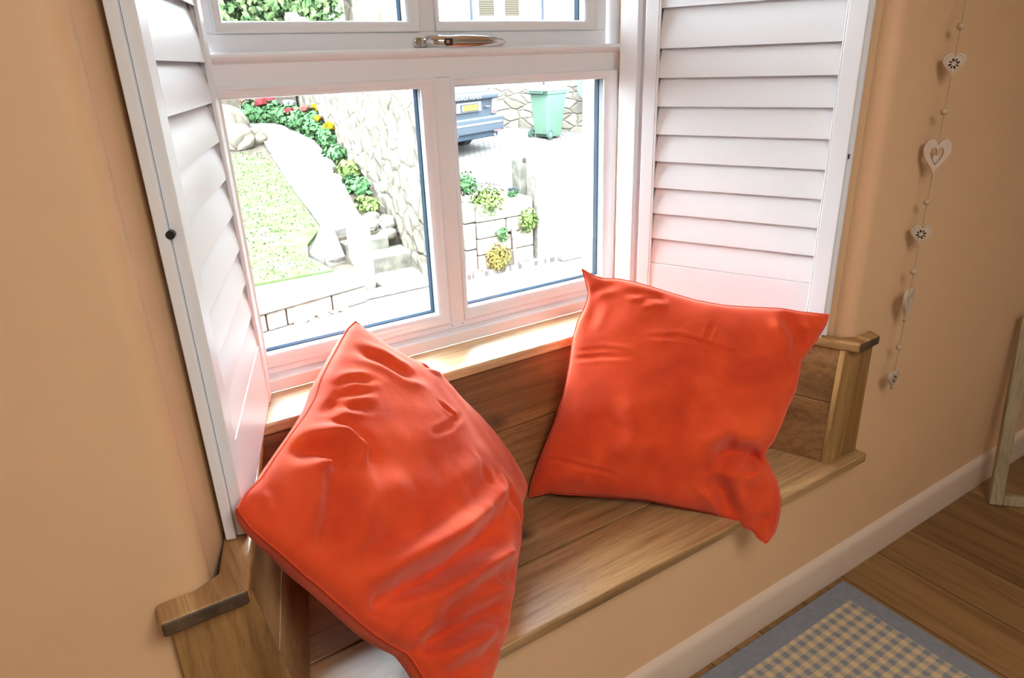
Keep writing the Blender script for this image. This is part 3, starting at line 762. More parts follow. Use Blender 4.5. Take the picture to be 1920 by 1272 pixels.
def petal(cx, cy, a, l, wd, n=12):
    return [(cx + math.cos(a) * (l * .68 + l * .32 * math.cos(k)) - math.sin(a) * wd * math.sin(k), cy + math.sin(a) * (l * .68 + l * .32 * math.cos(k)) + math.cos(a) * wd * math.sin(k)) for k in [2 * math.pi * i / n for i in range(n)]]
def dots(w, h, n, r, f=.84):
    hp = heart_pts(w * f, h * f, n)
    ol = heart_pts(w, h, 120)
    keep = [q for i, q in enumerate(hp) if min(math.hypot(q[0] - a, q[1] - b) for a, b in ol) > r * 2.2 and all(math.hypot(q[0] - a, q[1] - b) > r * 2.3 for a, b in hp[:i])]
    return [[(x + r * math.cos(k * 1.2566), y + r * math.sin(k * 1.2566)) for k in range(5)] for x, y in keep]
def marks(name, polys, m, parent, x, z, yaw, off):
    bm = bm_new()
    mt = Matrix.Translation((x, GY, z)) @ Matrix.Rotation(yaw, 4, 'Z') @ Matrix.Rotation(math.pi / 2, 4, 'X')
    for pl in polys:
        a = [bm.verts.new(mt @ Vector((q[0], q[1], off))) for q in pl]; c = [bm.verts.new(mt @ Vector((q[0], q[1], off + .0007))) for q in pl]
        bm.faces.new(a[::-1]); bm.faces.new(c)
        for k in range(len(pl)): bm.faces.new((a[k], a[(k + 1) % len(pl)], c[(k + 1) % len(pl)], c[k]))
    return obj(name, bm, m, parent)
def small_heart(x, z, yaw, w=.060, h=.062):
    o = heart_mesh('heart', w, h, .006, [], M['cream_heart'], gar, x, z, yaw)
    marks('flower_cutout', [petal(0, .003, k * math.pi / 4 + .3, .0135, .0019 if k % 2 else .0027) for k in range(8)], M['heart_dark'], o, x, z, yaw, .0034)
    marks('dotted_border', dots(w, h, 40, .0010, .83), M['heart_dark'], o, x, z, yaw, .0034)
    return o
def big_heart(x, z, yaw, w=.074, h=.100):
    inner = heart_pts(w * .50, h * .56, 40)
    o = heart_mesh('heart', w, h, .007, [inner], M['cream_heart'], gar, x, z, yaw)
    heart_mesh('inner_heart', w * .24, h * .26, .006, [], M['cream_heart'], o, x, z - h * .06, yaw)
    marks('border_pattern', [petal(q[0], q[1], i * .7, .0052, .0009, 8) for i, q in enumerate(heart_pts(w * .76, h * .78, 14))], M['bead'], o, x, z, yaw, .0038)
    return o
D_ = math.radians
small_heart(GX - .018, 1.632, D_(-52), .050, .054)
big_heart(GX - .018, 1.402, D_(-46), .066, .094)
small_heart(GX - .018, 1.189, D_(-56), .050, .054)
big_heart(GX - .018, .985, D_(10), .066, .094)
small_heart(GX - .018, .742, D_(2), .050, .054)
GXX = GX - .018
for z in (1.723, 1.518, 1.281, 1.083, .848):
    bm = bm_new(); add_ico(bm, (GXX, GY, z), .0092, 3); obj('bead', bm, M['bead'], gar, smooth=True)
def strand(z0, z1):
    bm = bm_new(); add_tube(bm, [(GXX, GY, z0), (GXX + .0006, GY, (z0 + z1) / 2), (GXX, GY, z1)], .0011, 6); obj('string', bm, M['string'], gar, smooth=True)
bm = bm_new(); add_tube(bm, [(GXX, -.001, 2.06), (GXX, -.012, 2.055), (GXX, -.03, 2.03), (GXX, GY, 1.98), (GXX, GY, 1.652)], .0011, 6); obj('string', bm, M['string'], gar, smooth=True)
strand(1.604, 1.446); strand(1.356, 1.211); strand(1.161, 1.030); strand(.939, .765)
bm = bm_new(); add_tube(bm, [(GXX, .001, 2.062), (GXX, -.014, 2.062)], .002, 8); obj('nail', bm, M['silver'], gar)

# ------------------------------------------------------------------ rug
rug = thing('rug', 'blue and cream gingham rug with blue-grey border on the oak floor', 'rug', (1.1, -.7, 0))
RX0, RX1, RY0, RY1, RB = .25, 1.912, -1.35, -.040, .066
bm = bm_new(); add_box(bm, (RX0 + RB, RY0 + RB, .0005), (RX1 - RB, RY1 - RB, .007)); obj('woven_panel', bm, M['gingham'], rug)
def band(poly):
    bm = bm_new(); add_prism(bm, poly, .0003, .0085); obj('border', bm, M['rug_border'], rug, bevel=.0025)
band([(RX0 + RB, RY1), (RX0 + RB, RY1 - RB), (RX1 - RB, RY1 - RB), (RX1 - RB, RY1)]); band([(RX0 + RB, RY0), (RX1 - RB, RY0), (RX1 - RB, RY0 + RB), (RX0 + RB, RY0 + RB)])
band([(RX1, RY1), (RX1 - RB + .0005, RY1), (RX1 - RB + .0005, RY0), (RX1, RY0)]); band([(RX0, RY1), (RX0, RY0), (RX0 + RB - .0005, RY0), (RX0 + RB - .0005, RY1)])

# ------------------------------------------------------------------ pale wooden frame by the wall
fr = thing('wooden_frame', 'pale wooden frame standing on the floor by the wall, cut off by the photo edge', 'frame', (2.76, -.11, 0))
fd = Vector((.68, -.73, 0)).normalized(); fn = Vector((.73, .68, 0)).normalized(); th = math.radians(9)
fu = (Vector((0, 0, 1)) * math.cos(th) + fn * math.sin(th)).normalized(); fw = fd.cross(fu).normalized()
FM = Matrix(((fd.x, fw.x, fu.x, 2.757), (fd.y, fw.y, fu.y, -.112), (fd.z, fw.z, fu.z, .004), (0, 0, 0, 1)))
def fpart(name, lo, hi):
    bm = bm_new(); add_box(bm, lo, hi, FM); obj(name, bm, M['pale_wood'], fr, bevel=.004)
fpart('upright', (0, -.028, 0), (.045, 0, .75)); fpart('upright', (.505, -.028, 0), (.55, 0, .75))
fpart('bottom_rail', (.045, -.028, 0), (.505, 0, .042)); fpart('top_rail', (.045, -.028, .705), (.505, 0, .75))

# ------------------------------------------------------------------ outdoors: ground
def lawn_z(y): return -.30 + .14 * (y - 5.6)
def court_z(y): return -.55 + .092 * (y - 5.5)
def at(x, y, dz=0): return (x, y, lawn_z(y) + dz)
ZR = -.6
bm = bm_new(); add_box(bm, (-14, YB, ZR - .2), (30, 6.2, ZR)); struct(obj('road', bm, M['asphalt']))
bm = bm_new(); add_prism(bm, [(3.3, 5.55), (30, 5.55), (30, 26), (5.3, 26), (5.3, 19), (4.75, 15.25), (4.3, 11)], -.9, lambda x, y: court_z(y)); struct(obj('courtyard_ground', bm, M['paving']))
bm = bm_new(); add_prism(bm, [(-14, 5.62), (2.40, 5.62), (2.45, 6.7), (3.4, 6.75), (3.75, 8.4), (4.2, 10.99), (4.4, 12.77), (4.8, 15.25), (5.3, 19), (5.3, 26), (-14, 26)], -1.0, lambda x, y: lawn_z(y) - .02); struct(obj('garden_ground', bm, M['soil']))
bm = bm_new()
lawn = [(-8, 5.77), (2.14, 5.77), (2.03, 6.21), (2.14, 6.57), (2.45, 7.02), (2.66, 8.92), (2.83, 10.13), (2.47, 10.78), (2.06, 10.99), (-8, 11.2)]
add_prism(bm, lawn, lambda x, y: lawn_z(y) - .03, lambda x, y: lawn_z(y) + .02)
lw = tag(obj('lawn', bm, M['grass']), 'mown green lawn behind the granite kerb across the lane', 'lawn', kind='stuff')
bm = bm_new()
rg = random.Random(2)
for _ in range(5200):
    x = rg.uniform(.6, 2.8); y = rg.uniform(5.79, 10.9)
    if (y > 7.0 and x > 2.44 + (y - 7.02) * .115) or (y <= 7.02 and x > 2.02): continue
    z = lawn_z(y) + .02; s = rg.uniform(.008, .016); a = rg.uniform(0, 6.28); h_ = rg.uniform(.008, .022)
    bm.faces.new([bm.verts.new(p) for p in ((x - s * math.cos(a), y - s * math.sin(a), z), (x + s * math.cos(a), y + s * math.sin(a), z), (x + rg.uniform(-.02, .02), y + rg.uniform(-.02, .02), z + h_))])
g = obj('grass_blades', bm, M['grass'], lw); g['kind'] = 'stuff'
bm = bm_new(); add_box(bm, (4.86, 5.47, ZR), (30, 5.60, -.538)); struct(obj('kerb', bm, M['granite'], bevel=.015))
# path
path = [(2.08, 6.30), (2.2, 6.52), (2.47, 7.06), (2.67, 8.98), (2.95, 10.85), (3.1, 12.1), (3.18, 12.84), (3.66, 12.74), (3.81, 11.14), (3.55, 9.34), (3.23, 8.13), (3.02, 7.23), (3.0, 6.82), (2.54, 6.80), (2.36, 6.0), (2.16, 5.95)]
bm = bm_new(); add_prism(bm, path, lambda x, y: lawn_z(y) - .04, lambda x, y: lawn_z(y) + .045)
struct(obj('garden_path', bm, M['slab']))
# ------------------------------------------------------------------ kerb wall, posts, steps
def block(name, label, cat, poly, z0, z1, m, bev=.02, group=None, parent=None, jit=.0, seed=1):
    bm = bm_new(); add_prism(bm, poly, z0, z1)
    o = obj(name, bm, m, parent, bevel=bev, seg=3)
    if label: tag(o, label, cat, group)
    return o
kw = thing('granite_kerb_wall', 'low two-course granite kerb wall in front of the lawn', 'wall', (1.6, 5.4, ZR))
def kline(x): return 5.27 + .22 * (x - 1.27)
def kblock(name, x0, x1, y0, y1, z0, z1, m):
    block(name, None, None, [(x0, kline(x0) + y0), (x1, kline(x1) + y0), (x1, 5.76 + y1), (x0, 5.76 + y1)], z0, z1, m, parent=kw)
for a, c in ((-1.6, -.2), (-.19, 1.30), (1.31, 1.50), (1.51, 1.985), (1.995, 2.385)): kblock('course_stone', a, c, .03, -.06, ZR, -.425, M['granite_pink'])
for a, c in ((-1.6, .4), (.41, 2.385)): kblock('coping_stone', a, c, 0, .0, -.42, -.272, M['granite'])
for i, (x, s) in enumerate(((1.62, .05), (1.72, .035), (1.86, .05), (1.98, .035), (2.08, .05))):
    bm = bm_new(); add_ico(bm, (x, kline(x) - .01, ZR + .015), s, 2, (1.3, .7, .7), .008, rg); obj('footing_stone', bm, M['granite'], kw, smooth=True)
gp = block('granite_gatepost', 'squat granite gatepost between the lawn kerb and the stone steps', 'gatepost', [(2.395, 5.83), (2.63, 5.86), (2.65, 6.08), (2.42, 6.07)], ZR, .185, M['granite'], .035)
st = thing('stone_steps', 'grey granite steps climbing to the garden path beside the rubble wall', 'steps', (2.9, 6.1, ZR))
block('step', None, None, [(2.64, 5.64), (3.22, 5.66), (3.22, 6.28), (2.64, 6.28)], ZR, -.515, M['granite'], parent=st)
block('step', None, None, [(2.62, 6.20), (3.26, 6.20), (3.28, 6.62), (2.62, 6.60)], -.6, -.335, M['granite_shade'], parent=st)
block('step', None, None, [(2.55, 6.52), (3.10, 6.54), (3.10, 6.80), (2.55, 6.78)], -.6, -.20, M['granite_shade'], parent=st)
block('kerb_stone', None, None, [(2.36, 5.585), (3.28, 5.60), (3.28, 5.66), (2.36, 5.66)], ZR, -.50, M['granite'], parent=st)
# tall rubble wall
def wtop(x, y): return 1.34 + .15 * (y - 5.8) + .05 * math.sin(y * 5)
wl = [(3.15, 5.71), (3.22, 6.3), (3.33, 6.9), (3.63, 8.4), (4.03, 10.99), (4.24, 12.77), (4.70, 15.25)]
wrt = [(5.1, 15.25), (4.66, 12.77), (4.45, 10.99), (4.07, 8.4), (3.80, 6.9), (3.62, 5.72)]
bm = bm_new(); pts = wl + wrt
ys = []
left_ = [Vector(p) for p in resample([Vector(p) for p in wl], 60)]; right_ = [Vector(p) for p in resample([Vector(p) for p in wrt[::-1]], 60)]
nz = 16; grid = {}
for i in range(61):
    for k in range(nz + 1):
        f = k / nz; z0 = -.62 if left_[i].y < 6.5 else lawn_z(left_[i].y) - .1; z = z0 + (wtop(*left_[i]) - z0) * f
        j = rg.uniform(-.035, .035)
        grid[i, k] = bm.verts.new((left_[i].x + j + .10 * f, left_[i].y + rg.uniform(-.02, .02) * (0 < i), z))
    grid[i, nz + 1] = bm.verts.new((right_[i].x, right_[i].y, wtop(*right_[i]))); grid[i, nz + 2] = bm.verts.new((right_[i].x, right_[i].y, -.7))
for i in range(60):
    for k in range(nz + 2): bm.faces.new((grid[i, k], grid[i + 1, k], grid[i + 1, k + 1], grid[i, k + 1]))
bm.faces.new([grid[0, k] for k in range(nz + 3)]); bm.faces.new([grid[60, k] for k in range(nz + 3)][::-1])
tag(obj('rubble_wall', bm, M['rubble']), 'tall rubble stone wall running back beside the garden path', 'wall')
# small stones at the bed end
for i, (x, y, z, s) in enumerate(((3.11, 7.06, -.06, .10), (3.25, 6.94, -.09, .09), (3.06, 6.88, -.11, .085), (3.20, 6.77, -.11, .085), (3.13, 6.66, -.20, .10), (2.98, 6.79, -.13, .06))):
    bm = bm_new(); add_ico(bm, (x, y, z), s, 2, (1.2, .9, .75), .012, rg)
    tag(obj('edging_stone', bm, [M['granite'], M['granite_pink'], M['granite_shade']][i % 3], smooth=True), 'rounded stone stacked at the near end of the flower bed by the steps', 'stone', 'stones at the end of the flower bed')
# boulders at the left of the path
bo = [(2.60, 12.25, .72, .40, (1.1, .8, 1.1)), (2.82, 11.56, .60, .27, (1.2, .8, .7)), (2.58, 11.35, .62, .3, (1, .8, .9)), (2.30, 11.7, .70, .42, (1, .9, 1.2))]
lab = ['pale boulder of the garden bank, largest beside the path', 'pale boulder of the garden bank, low at the path edge', 'pale boulder of the garden bank, perched on top', 'pale boulder of the garden bank, partly behind the shutter']
for (x, y, z, s, sc), l_ in zip(bo, lab):
    bm = bm_new(); add_ico(bm, (x, y, z), s, 3, sc, .02, rg); tag(obj('boulder', bm, M['boulder'], smooth=True), l_, 'boulder')
# ------------------------------------------------------------------ planting
def plant(label, c, rad, n, size, fol, flowers=(), nf=0, fr_=.05, name='bedding_plant', cat='plant', group=None):
    t = thing(name, label, cat, (c[0], c[1], c[2] - rad[2] * .6), group=group)
    bm = bm_new(); add_leaves(bm, c, rad, n, size, rg, .35); obj('foliage', bm, M[fol], t)
    for k in range(nf):
        a = rg.uniform(0, 6.28); q = math.sqrt(rg.random()) * .8
        p = (c[0] + math.cos(a) * q * rad[0], c[1] + math.sin(a) * q * rad[1], c[2] + rad[2] * (1.02 - .4 * q * q))
        bm = bm_new(); add_ico(bm, p, fr_, 1, (1, 1, .75), fr_ * .2, rg); obj('flower', bm, M[flowers[k % len(flowers)]], t, smooth=False)
    return t
bg = 'bedding plants in the border under the rubble wall'
plant('bedding plant with pink and red blooms at the far end of the border', (3.34, 13.16, 0.946), (0.247, 0.341, 0.256), 420, .07, 'leaf', ('petal_coral', 'petal_pink'), 2, .085, group=bg)
plant('bedding plant with a bright red bloom in the border', (3.6, 12.9, 0.924), (0.248, 0.300, 0.257), 420, .07, 'leaf', ('petal_red',), 2, .12, group=bg)
plant('bedding plant with white blooms in the border', (3.82, 12.57, 0.876), (0.235, 0.303, 0.225), 420, .07, 'leaf', ('petal_white',), 4, .085, group=bg)
plant('bedding plant with coral blooms in the border', (3.86, 12.1, 0.788), (0.223, 0.306, 0.227), 400, .065, 'leaf', ('petal_coral', 'petal_red'), 3, .08, group=bg)
plant('bedding plant with yellow and orange blooms against the rubble wall', (4.06, 11.95, 0.792), (0.194, 0.263, 0.246), 400, .065, 'leaf', ('petal_yellow', 'petal_coral', 'petal_yellow'), 4, .085, group=bg)
plant('bedding plant with pink and yellow blooms at the bend of the border', (3.93, 11.42, 0.687), (0.196, 0.310, 0.213), 380, .06, 'leaf', ('petal_pink', 'petal_yellow'), 3, .075, group=bg)
plant('bedding plant with one large yellow bloom in mid-border', (3.88, 10.78, 0.601), (0.153, 0.315, 0.198), 380, .06, 'leaf', ('petal_yellow',), 2, .10, group=bg)
plant('leafy green bedding plant just past the yellow bloom, no flowers', (3.74, 9.98, 0.418), (0.156, 0.458, 0.156), 420, .055, 'leaf', group=bg)
plant('leafy green bedding plant at mid path, no flowers', (3.55, 8.99, 0.269), (0.151, 0.420, 0.159), 420, .055, 'leaf_lime', group=bg)
plant('broad green bedding plant nearer the steps, no flowers', (3.4, 8.21, 0.161), (0.137, 0.399, 0.152), 420, .05, 'leaf', group=bg)
plant('yellow-green bedding plant beside the end stones', (3.22, 7.44, 0.041), (0.107, 0.328, 0.116), 380, .045, 'leaf_lime', group=bg)
# dark bank and hedge behind
bm = bm_new(); add_prism(bm, [(1.6, 14.0), (4.35, 13.7), (4.55, 15.2), (1.6, 15.6)], .6, lambda x, y: 1.9); 
tag(obj('earth_bank', bm, M['soil']), 'dark earth bank behind the flower border', 'bank')
t = thing('hedge', 'tall loose green hedge above the garden, seen through the upper left pane', 'hedge', (3.9, 16.2, 1.7))
bm = bm_new()
for (x, y, z, r) in ((2.6, 16.2, 3.1, 1.1), (3.6, 16.3, 3.2, 1.1), (4.7, 16.2, 3.2, 1.1), (5.6, 16.2, 3.3, .9), (3.2, 16.2, 4.4, 1.2), (5.0, 16.2, 4.4, 1.2)):
    add_leaves(bm, (x, y, z), (r * 1.1, .8, r), 1500, .10, rg, .5)
obj('foliage', bm, M['leaf_hedge'], t)
bm = bm_new()
for x in (2.9, 3.9, 4.9, 5.7): add_tube(bm, [(x, 16.2, .8), (x + .1, 16.2, 2.4), (x - .1, 16.2, 3.6)], .12, 8)
obj('trunk', bm, M['soil'], t)
bm = bm_new(); add_ico(bm, (4.2, 16.45, 3.2), 1, 3, (2.1, .35, 1.5), .05, rg); obj('hedge_shade_core', bm, M['leaf_dark'], t, smooth=True)  # solid dark core, the hedge's inner shadow put into its colour
plant('dark green shrub at the top of the earth bank', (2.9, 14.0, 1.75), (.6, .35, .4), 700, .09, 'leaf_dark', name='shrub', cat='shrub')
bm = bm_new(); add_box(bm, (6.65, 16.0, .3), (7.40, 16.6, 5)); tag(obj('stone_pier', bm, M['boulder'], bevel=.04), 'mossy stone pier between the hedge and the white house', 'pier')
# ------------------------------------------------------------------ low granite wall with plants at the courtyard entrance
lwl = thing('low_granite_wall', 'low granite block wall at the courtyard entrance, between the rubble wall and the gateposts', 'wall', (4.05, 5.65, ZR))
def lb(x0, x1, z0, z1, m, dy=0, name='wall_block'):
    block(name, None, None, [(x0, 5.63 + dy), (x1, 5.64 + dy), (x1, 5.93), (x0, 5.93)], z0, z1, m, .018, parent=lwl)
lb(3.635, 3.78, -.6, -.30, M['granite']); lb(3.635, 3.78, -.29, .0, M['granite']); lb(3.635, 3.80, .01, .22, M['granite'], .02)
lb(3.79, 4.56, .005, .205, M['granite'])
lb(3.79, 4.18, -.185, .0, M['granite_pink']); lb(4.19, 4.56, -.165, .0, M['granite_pink'])
lb(3.79, 4.25, -.375, -.19, M['granite_pink']); lb(4.26, 4.56, -.37, -.17, M['granite_pink'])
lb(3.79, 4.15, -.6, -.38, M['granite_pink']); lb(4.16, 4.56, -.6, -.375, M['granite_pink'])
block('granite_gatepost', 'wide granite gatepost at the right end of the low wall', 'gatepost', [(4.585, 5.58), (4.84, 5.60), (4.85, 5.85), (4.60, 5.84)], ZR, .66, M['granite'], .03)
t = thing('granite_gatepost', 'slimmer rounded granite gatepost standing behind the low wall', 'gatepost', (4.9, 6.1, -.5))
bm = bm_new(); pr = [(-.09, 0), (.09, 0), (.09, 1.06)] + [(.09 * math.cos(a), 1.06 + .09 * math.sin(a)) for a in [math.pi * i / 10 for i in range(1, 10)]] + [(-.09, 1.06)]
add_loft(bm, pr, (4.68, 5.95, -.5), (0, 1, 0), (1, 0, 0), (0, 0, 1), .18); obj('post', bm, M['granite_shade'], t, bevel=.015)
bm = bm_new(); add_tube(bm, [(4.66, 5.952, .58), (4.66, 5.944, .58)], .028, 14); obj('iron_hole', bm, M['soil'], t)
plant('white daisy-flowered plant tumbling over the low granite wall', (3.98, 5.70, .22), (.24, .18, .20), 700, .028, 'leaf_lime', ('petal_white', 'petal_white', 'petal_pink'), 60, .016, 'flowering_plant')
plant('green leafy growth at the top left of the low wall', (3.78, 5.82, .42), (.16, .16, .14), 320, .03, 'leaf', name='creeping_plant')
plant('small dark ivy hanging at mid height on the low wall', (4.10, 5.63, -.17), (.09, .06, .11), 200, .025, 'leaf', name='ivy')
plant('bright green plant hanging beside the wide gatepost', (4.46, 5.60, -.05), (.15, .08, .16), 500, .022, 'leaf_lime', name='trailing_plant')
plant('yellow-green mound growing at the foot of the low wall', (4.02, 5.57, -.42), (.17, .10, .19), 900, .02, 'leaf_yellow', name='moss_mound')
plant('tiny blue-grey flowered plant on top of the low wall', (4.38, 5.78, .25), (.08, .07, .05), 140, .018, 'leaf', ('petal_blue',), 14, .015, 'flowering_plant')
t = thing('drain_pipe', 'short pale drain pipe with a grey cap against the low wall', 'pipe', (4.25, 5.59, ZR))
bm = bm_new(); add_tube(bm, [(4.25, 5.59, ZR), (4.25, 5.59, -.20)], .022, 12); obj('pipe', bm, M['pipe_white'], t, smooth=True)
bm = bm_new(); add_tube(bm, [(4.25, 5.59, -.22), (4.25, 5.59, -.13), (4.25, 5.60, -.11)], .032, 12); obj('cap', bm, M['silver'], t, smooth=True)
# ------------------------------------------------------------------ courtyard: back wall, bins, cars
bwd = Vector((10.66 - 9.38, 12.04 - 13.5)).normalized()
b0 = Vector((9.38, 13.5)) - bwd * 3.4; b1 = Vector((9.38, 13.5)) + bwd * 6; bn = Vector((-bwd.y, bwd.x))
if bn.x < 0: bn = -bn
bm = bm_new(); add_prism(bm, [tuple(b0), tuple(b1), tuple(b1 + bn * .45), tuple(b0 + bn * .45)], -.6, 1.12)
tag(obj('courtyard_wall', bm, M['coursed'], bevel=.03), 'coursed stone wall at the back of the courtyard behind the wheelie bin', 'wall')
def wheelie_bin(label, x, y, z, yaw):
    t = thing('wheelie_bin', label, 'bin', (x, y, z))
    F = Matrix.Translation((x, y, z)) @ Matrix.Rotation(yaw, 4, 'Z')      # local: +x = front, wheels at -x
    bm = bm_new()
    secs = [(.03, -.22, .19, .20), (.12, -.26, .21, .215), (.6, -.29, .27, .255), (.9, -.31, .315, .28), (.985, -.315, .33, .285)]
    rows = []
    for z_, xa, xb, hw in secs:
        c = .035
        ring = [(xa + c, -hw), (xb - c, -hw), (xb, -hw + c), (xb, hw - c), (xb - c, hw), (xa + c, hw), (xa, hw - c), (xa, -hw + c)]
        rows.append([bm.verts.new(F @ Vector((a, b, z_))) for a, b in ring])
    for a, b in zip(rows, rows[1:]):
        for k in range(8): bm.faces.new((a[k], a[(k + 1) % 8], b[(k + 1) % 8], b[k]))
    bm.faces.new(rows[0][::-1]); bm.faces.new(rows[-1])
    obj('body', bm, M['bin'], t, bevel=.006)
    bm = bm_new(); add_hexa(bm, [F @ Vector(p) for p in ((-.40, -.30, .985), (.36, -.30, .985), (.36, .30, .985), (-.40, .30, .985), (-.38, -.27, 1.06), (.30, -.27, 1.045), (.30, .27, 1.045), (-.38, .27, 1.06))])
    obj('lid', bm, M['bin'], t, bevel=.015)
    bm = bm_new(); add_box(bm, (-.335, -.295, .93), (.345, .295, .985), F); obj('rim', bm, M['bin'], t, bevel=.008)
    bm = bm_new(); add_tube(bm, [F @ Vector((-.40, -.2, .98)), F @ Vector((-.43, -.2, .96)), F @ Vector((-.43, .2, .96)), F @ Vector((-.40, .2, .98))], .018, 8); obj('handle', bm, M['bin_dark'], t, smooth=True)
    bm = bm_new(); add_tube(bm, [F @ Vector((-.27, -.27, .1)), F @ Vector((-.27, .27, .1))], .016, 8); obj('axle', bm, M['bin_dark'], t)
    for s in (-1, 1):
        bm = bm_new(); add_tube(bm, [F @ Vector((-.27, s * .25, .1)), F @ Vector((-.27, s * .30, .1))], .1, 24); w_ = obj('wheel', bm, M['bin_dark'], t, bevel=.01)
        bm = bm_new(); add_tube(bm, [F @ Vector((-.27, s * .298, .1)), F @ Vector((-.27, s * .306, .1))], .06, 20); obj('hub', bm, M['bin'], w_)
    return t
wheelie_bin('pale green wheelie bin standing in front of the courtyard wall', 9.42, 12.05, court_z(12.05), math.radians(12))
t = thing('hanging_bin', 'green plastic bin with a rounded bottom corner on the courtyard wall', 'bin', (10.35, 12.15, .85))
bm = bm_new(); pr = [(0, .8), (0, .22), (.03, .12), (.09, .05), (.18, .0), (.52, .0), (.52, .8)]
ax = Vector((bwd.x, bwd.y, 0)); HB = Vector((10.20, 12.03, .80))
add_loft(bm, pr, HB, (bn.x, bn.y, 0), ax, (0, 0, 1), .35); obj('body', bm, M['bin'], t, bevel=.02)
bm = bm_new(); add_box(bm, (.235, -.012, .05), (.40, .0, .8), Matrix(((ax.x, bn.x, 0, HB.x), (ax.y, bn.y, 0, HB.y), (0, 0, 1, HB.z), (0, 0, 0, 1)))); obj('door_panel', bm, M['bin_dark'], t, bevel=.004)

def text_mesh(name, s, size, F, m, parent, extrude=.006):
    cu = bpy.data.curves.new(name, 'FONT'); cu.body = s; cu.size = size; cu.extrude = extrude; cu.align_x = 'CENTER'; cu.space_character = 1.55
    tmp = bpy.data.objects.new(name, cu); COL.objects.link(tmp); bpy.context.view_layer.update()
    me = bpy.data.meshes.new_from_object(tmp.evaluated_get(bpy.context.evaluated_depsgraph_get())); bpy.data.objects.remove(tmp)
    me.name = name; me.materials.clear(); me.materials.append(m); me.transform(F)
    o = bpy.data.objects.new(name, me); COL.objects.link(o); o.parent = parent; o.matrix_parent_inverse = Matrix.Translation(parent.location).inverted() if parent.type == 'EMPTY' else Matrix()
    return o
def car(label, x, y, z, yaw, paint, detail=True, ly=.85):
    """origin on the ground under the middle of the rear bumper; +y local = forwards"""
    t = thing('parked_car', label, 'car', (x, y, z))
    F = Matrix.Translation((x, y, z)) @ Matrix.Rotation(yaw, 4, 'Z')
    def hull(name, secs, m, parent=t, bev=.03):
        bm = bm_new(); rows = []
        for yy, prof in secs: yy = yy if yy < .6 else .6 + (yy - .6) * ly; rows.append([bm.verts.new(F @ Vector((px, yy + dy, pz))) for px, dy, pz in prof])
        n = len(rows[0])
        for a, b in zip(rows, rows[1:]):
            for k in range(n): bm.faces.new((a[k], a[(k + 1) % n], b[(k + 1) % n], b[k]))
        bm.faces.new(rows[0][::-1]); bm.faces.new(rows[-1]); return obj(name, bm, m, parent, bevel=bev, seg=3)
    def sec(w, zb, zt): return [(-w, 0, zb), (w, 0, zb), (w, 0, zt * .85 + zb * .15), (w - .03, 0, zt), (-w + .03, 0, zt), (-w, 0, zt * .85 + zb * .15)]
    hull('body', [(.05, sec(.90, .52, 1.14)), (.35, sec(.94, .40, 1.16)), (1.2, sec(.96, .36, 1.14)), (3.4, sec(.96, .36, 1.12)), (4.5, sec(.93, .40, 1.08)), (4.85, sec(.84, .5, .98))], paint)
    hull('cabin', [(.12, sec(.86, 1.13, 1.16)), (.50, sec(.72, 1.10, 1.80)), (2.2, sec(.74, 1.10, 1.86)), (2.9, sec(.74, 1.10, 1.80)), (3.6, sec(.80, 1.08, 1.12))], paint)
    if detail:
        bm = bm_new(); add_hexa(bm, [F @ Vector(p) for p in ((-.74, .16, 1.20), (.74, .16, 1.20), (.74, .22, 1.20), (-.74, .22, 1.20), (-.62, .455, 1.72), (.62, .455, 1.72), (.62, .52, 1.72), (-.62, .52, 1.72))]); obj('rear_window', bm, M['car_glass'], t, bevel=.01)
        bm = bm_new(); add_box(bm, (-.95, -.06, 1.02), (.95, .14, 1.13), F); obj('tailgate_lip', bm, paint, t, bevel=.03)
        bm = bm_new(); add_box(bm, (-.40, -.004, .80), (.40, .06, .985), F); pf = obj('plate_surround', bm, M['lamp_clear'], t, bevel=.012)
        bm = bm_new(); add_box(bm, (-.29, -.012, .815), (.29, .05, .955), F); obj('plate_recess', bm, M['car_dark'], pf, bevel=.004)
        bm = bm_new(); add_box(bm, (-.25, -.018, .83), (.26, .0, .94), F); np_ = obj('number_plate', bm, M['plate'], t, bevel=.003)
        bm = bm_new(); add_box(bm, (-.262, -.0185, .83), (-.215, .0, .94), F); obj('plate_band', bm, M['plate_blue'], np_)
        Ft = F @ Matrix.Translation((-.10, -.064, 1.035)) @ Matrix.Rotation(math.pi / 2, 4, 'X')
        text_mesh('lettering', 'RANGE ROVER', .088, Ft, M['lamp_clear'], t)
        bm = bm_new(); add_box(bm, (.55, -.004, .865), (.70, .06, .885), F); obj('badge', bm, M['silver'], t)
        for s in (-1, 1):
            bm = bm_new(); a, b = sorted((s * .80, s * .955)); add_box(bm, (a, .0, .72), (b, .30, 1.02), F); tl = obj('tail_lamp', bm, M['lamp_clear'], t, bevel=.02)
            bm = bm_new(); add_box(bm, (a + .004, -.005, .74), (b - .004, .1, .80), F); obj('red_lens', bm, M['lamp_red'], tl, bevel=.008)
            bm = bm_new(); a, b = sorted((s * .60, s * .86)); add_box(bm, (a, -.155, .39), (b, -.12, .425), F); obj('bumper_reflector', bm, M['lamp_red'], t, bevel=.006)
        bm = bm_new(); add_box(bm, (-.97, -.15, .40), (.97, .12, .70), F); bp = obj('rear_bumper', bm, paint, t, bevel=.04)
        bm = bm_new(); add_box(bm, (-.93, -.158, .555), (.90, -.1, .60), F); obj('bumper_step', bm, M['silver'], bp, bevel=.01)
        bm = bm_new(); add_box(bm, (-.80, -.10, .30), (.80, .12, .41), F); obj('valance', bm, M['car_dark'], t, bevel=.02)
        bm = bm_new(); add_tube(bm, [F @ Vector((.62, .2, .33)), F @ Vector((.66, -.13, .33))], .035, 12); obj('exhaust_pipe', bm, M['silver'], t)
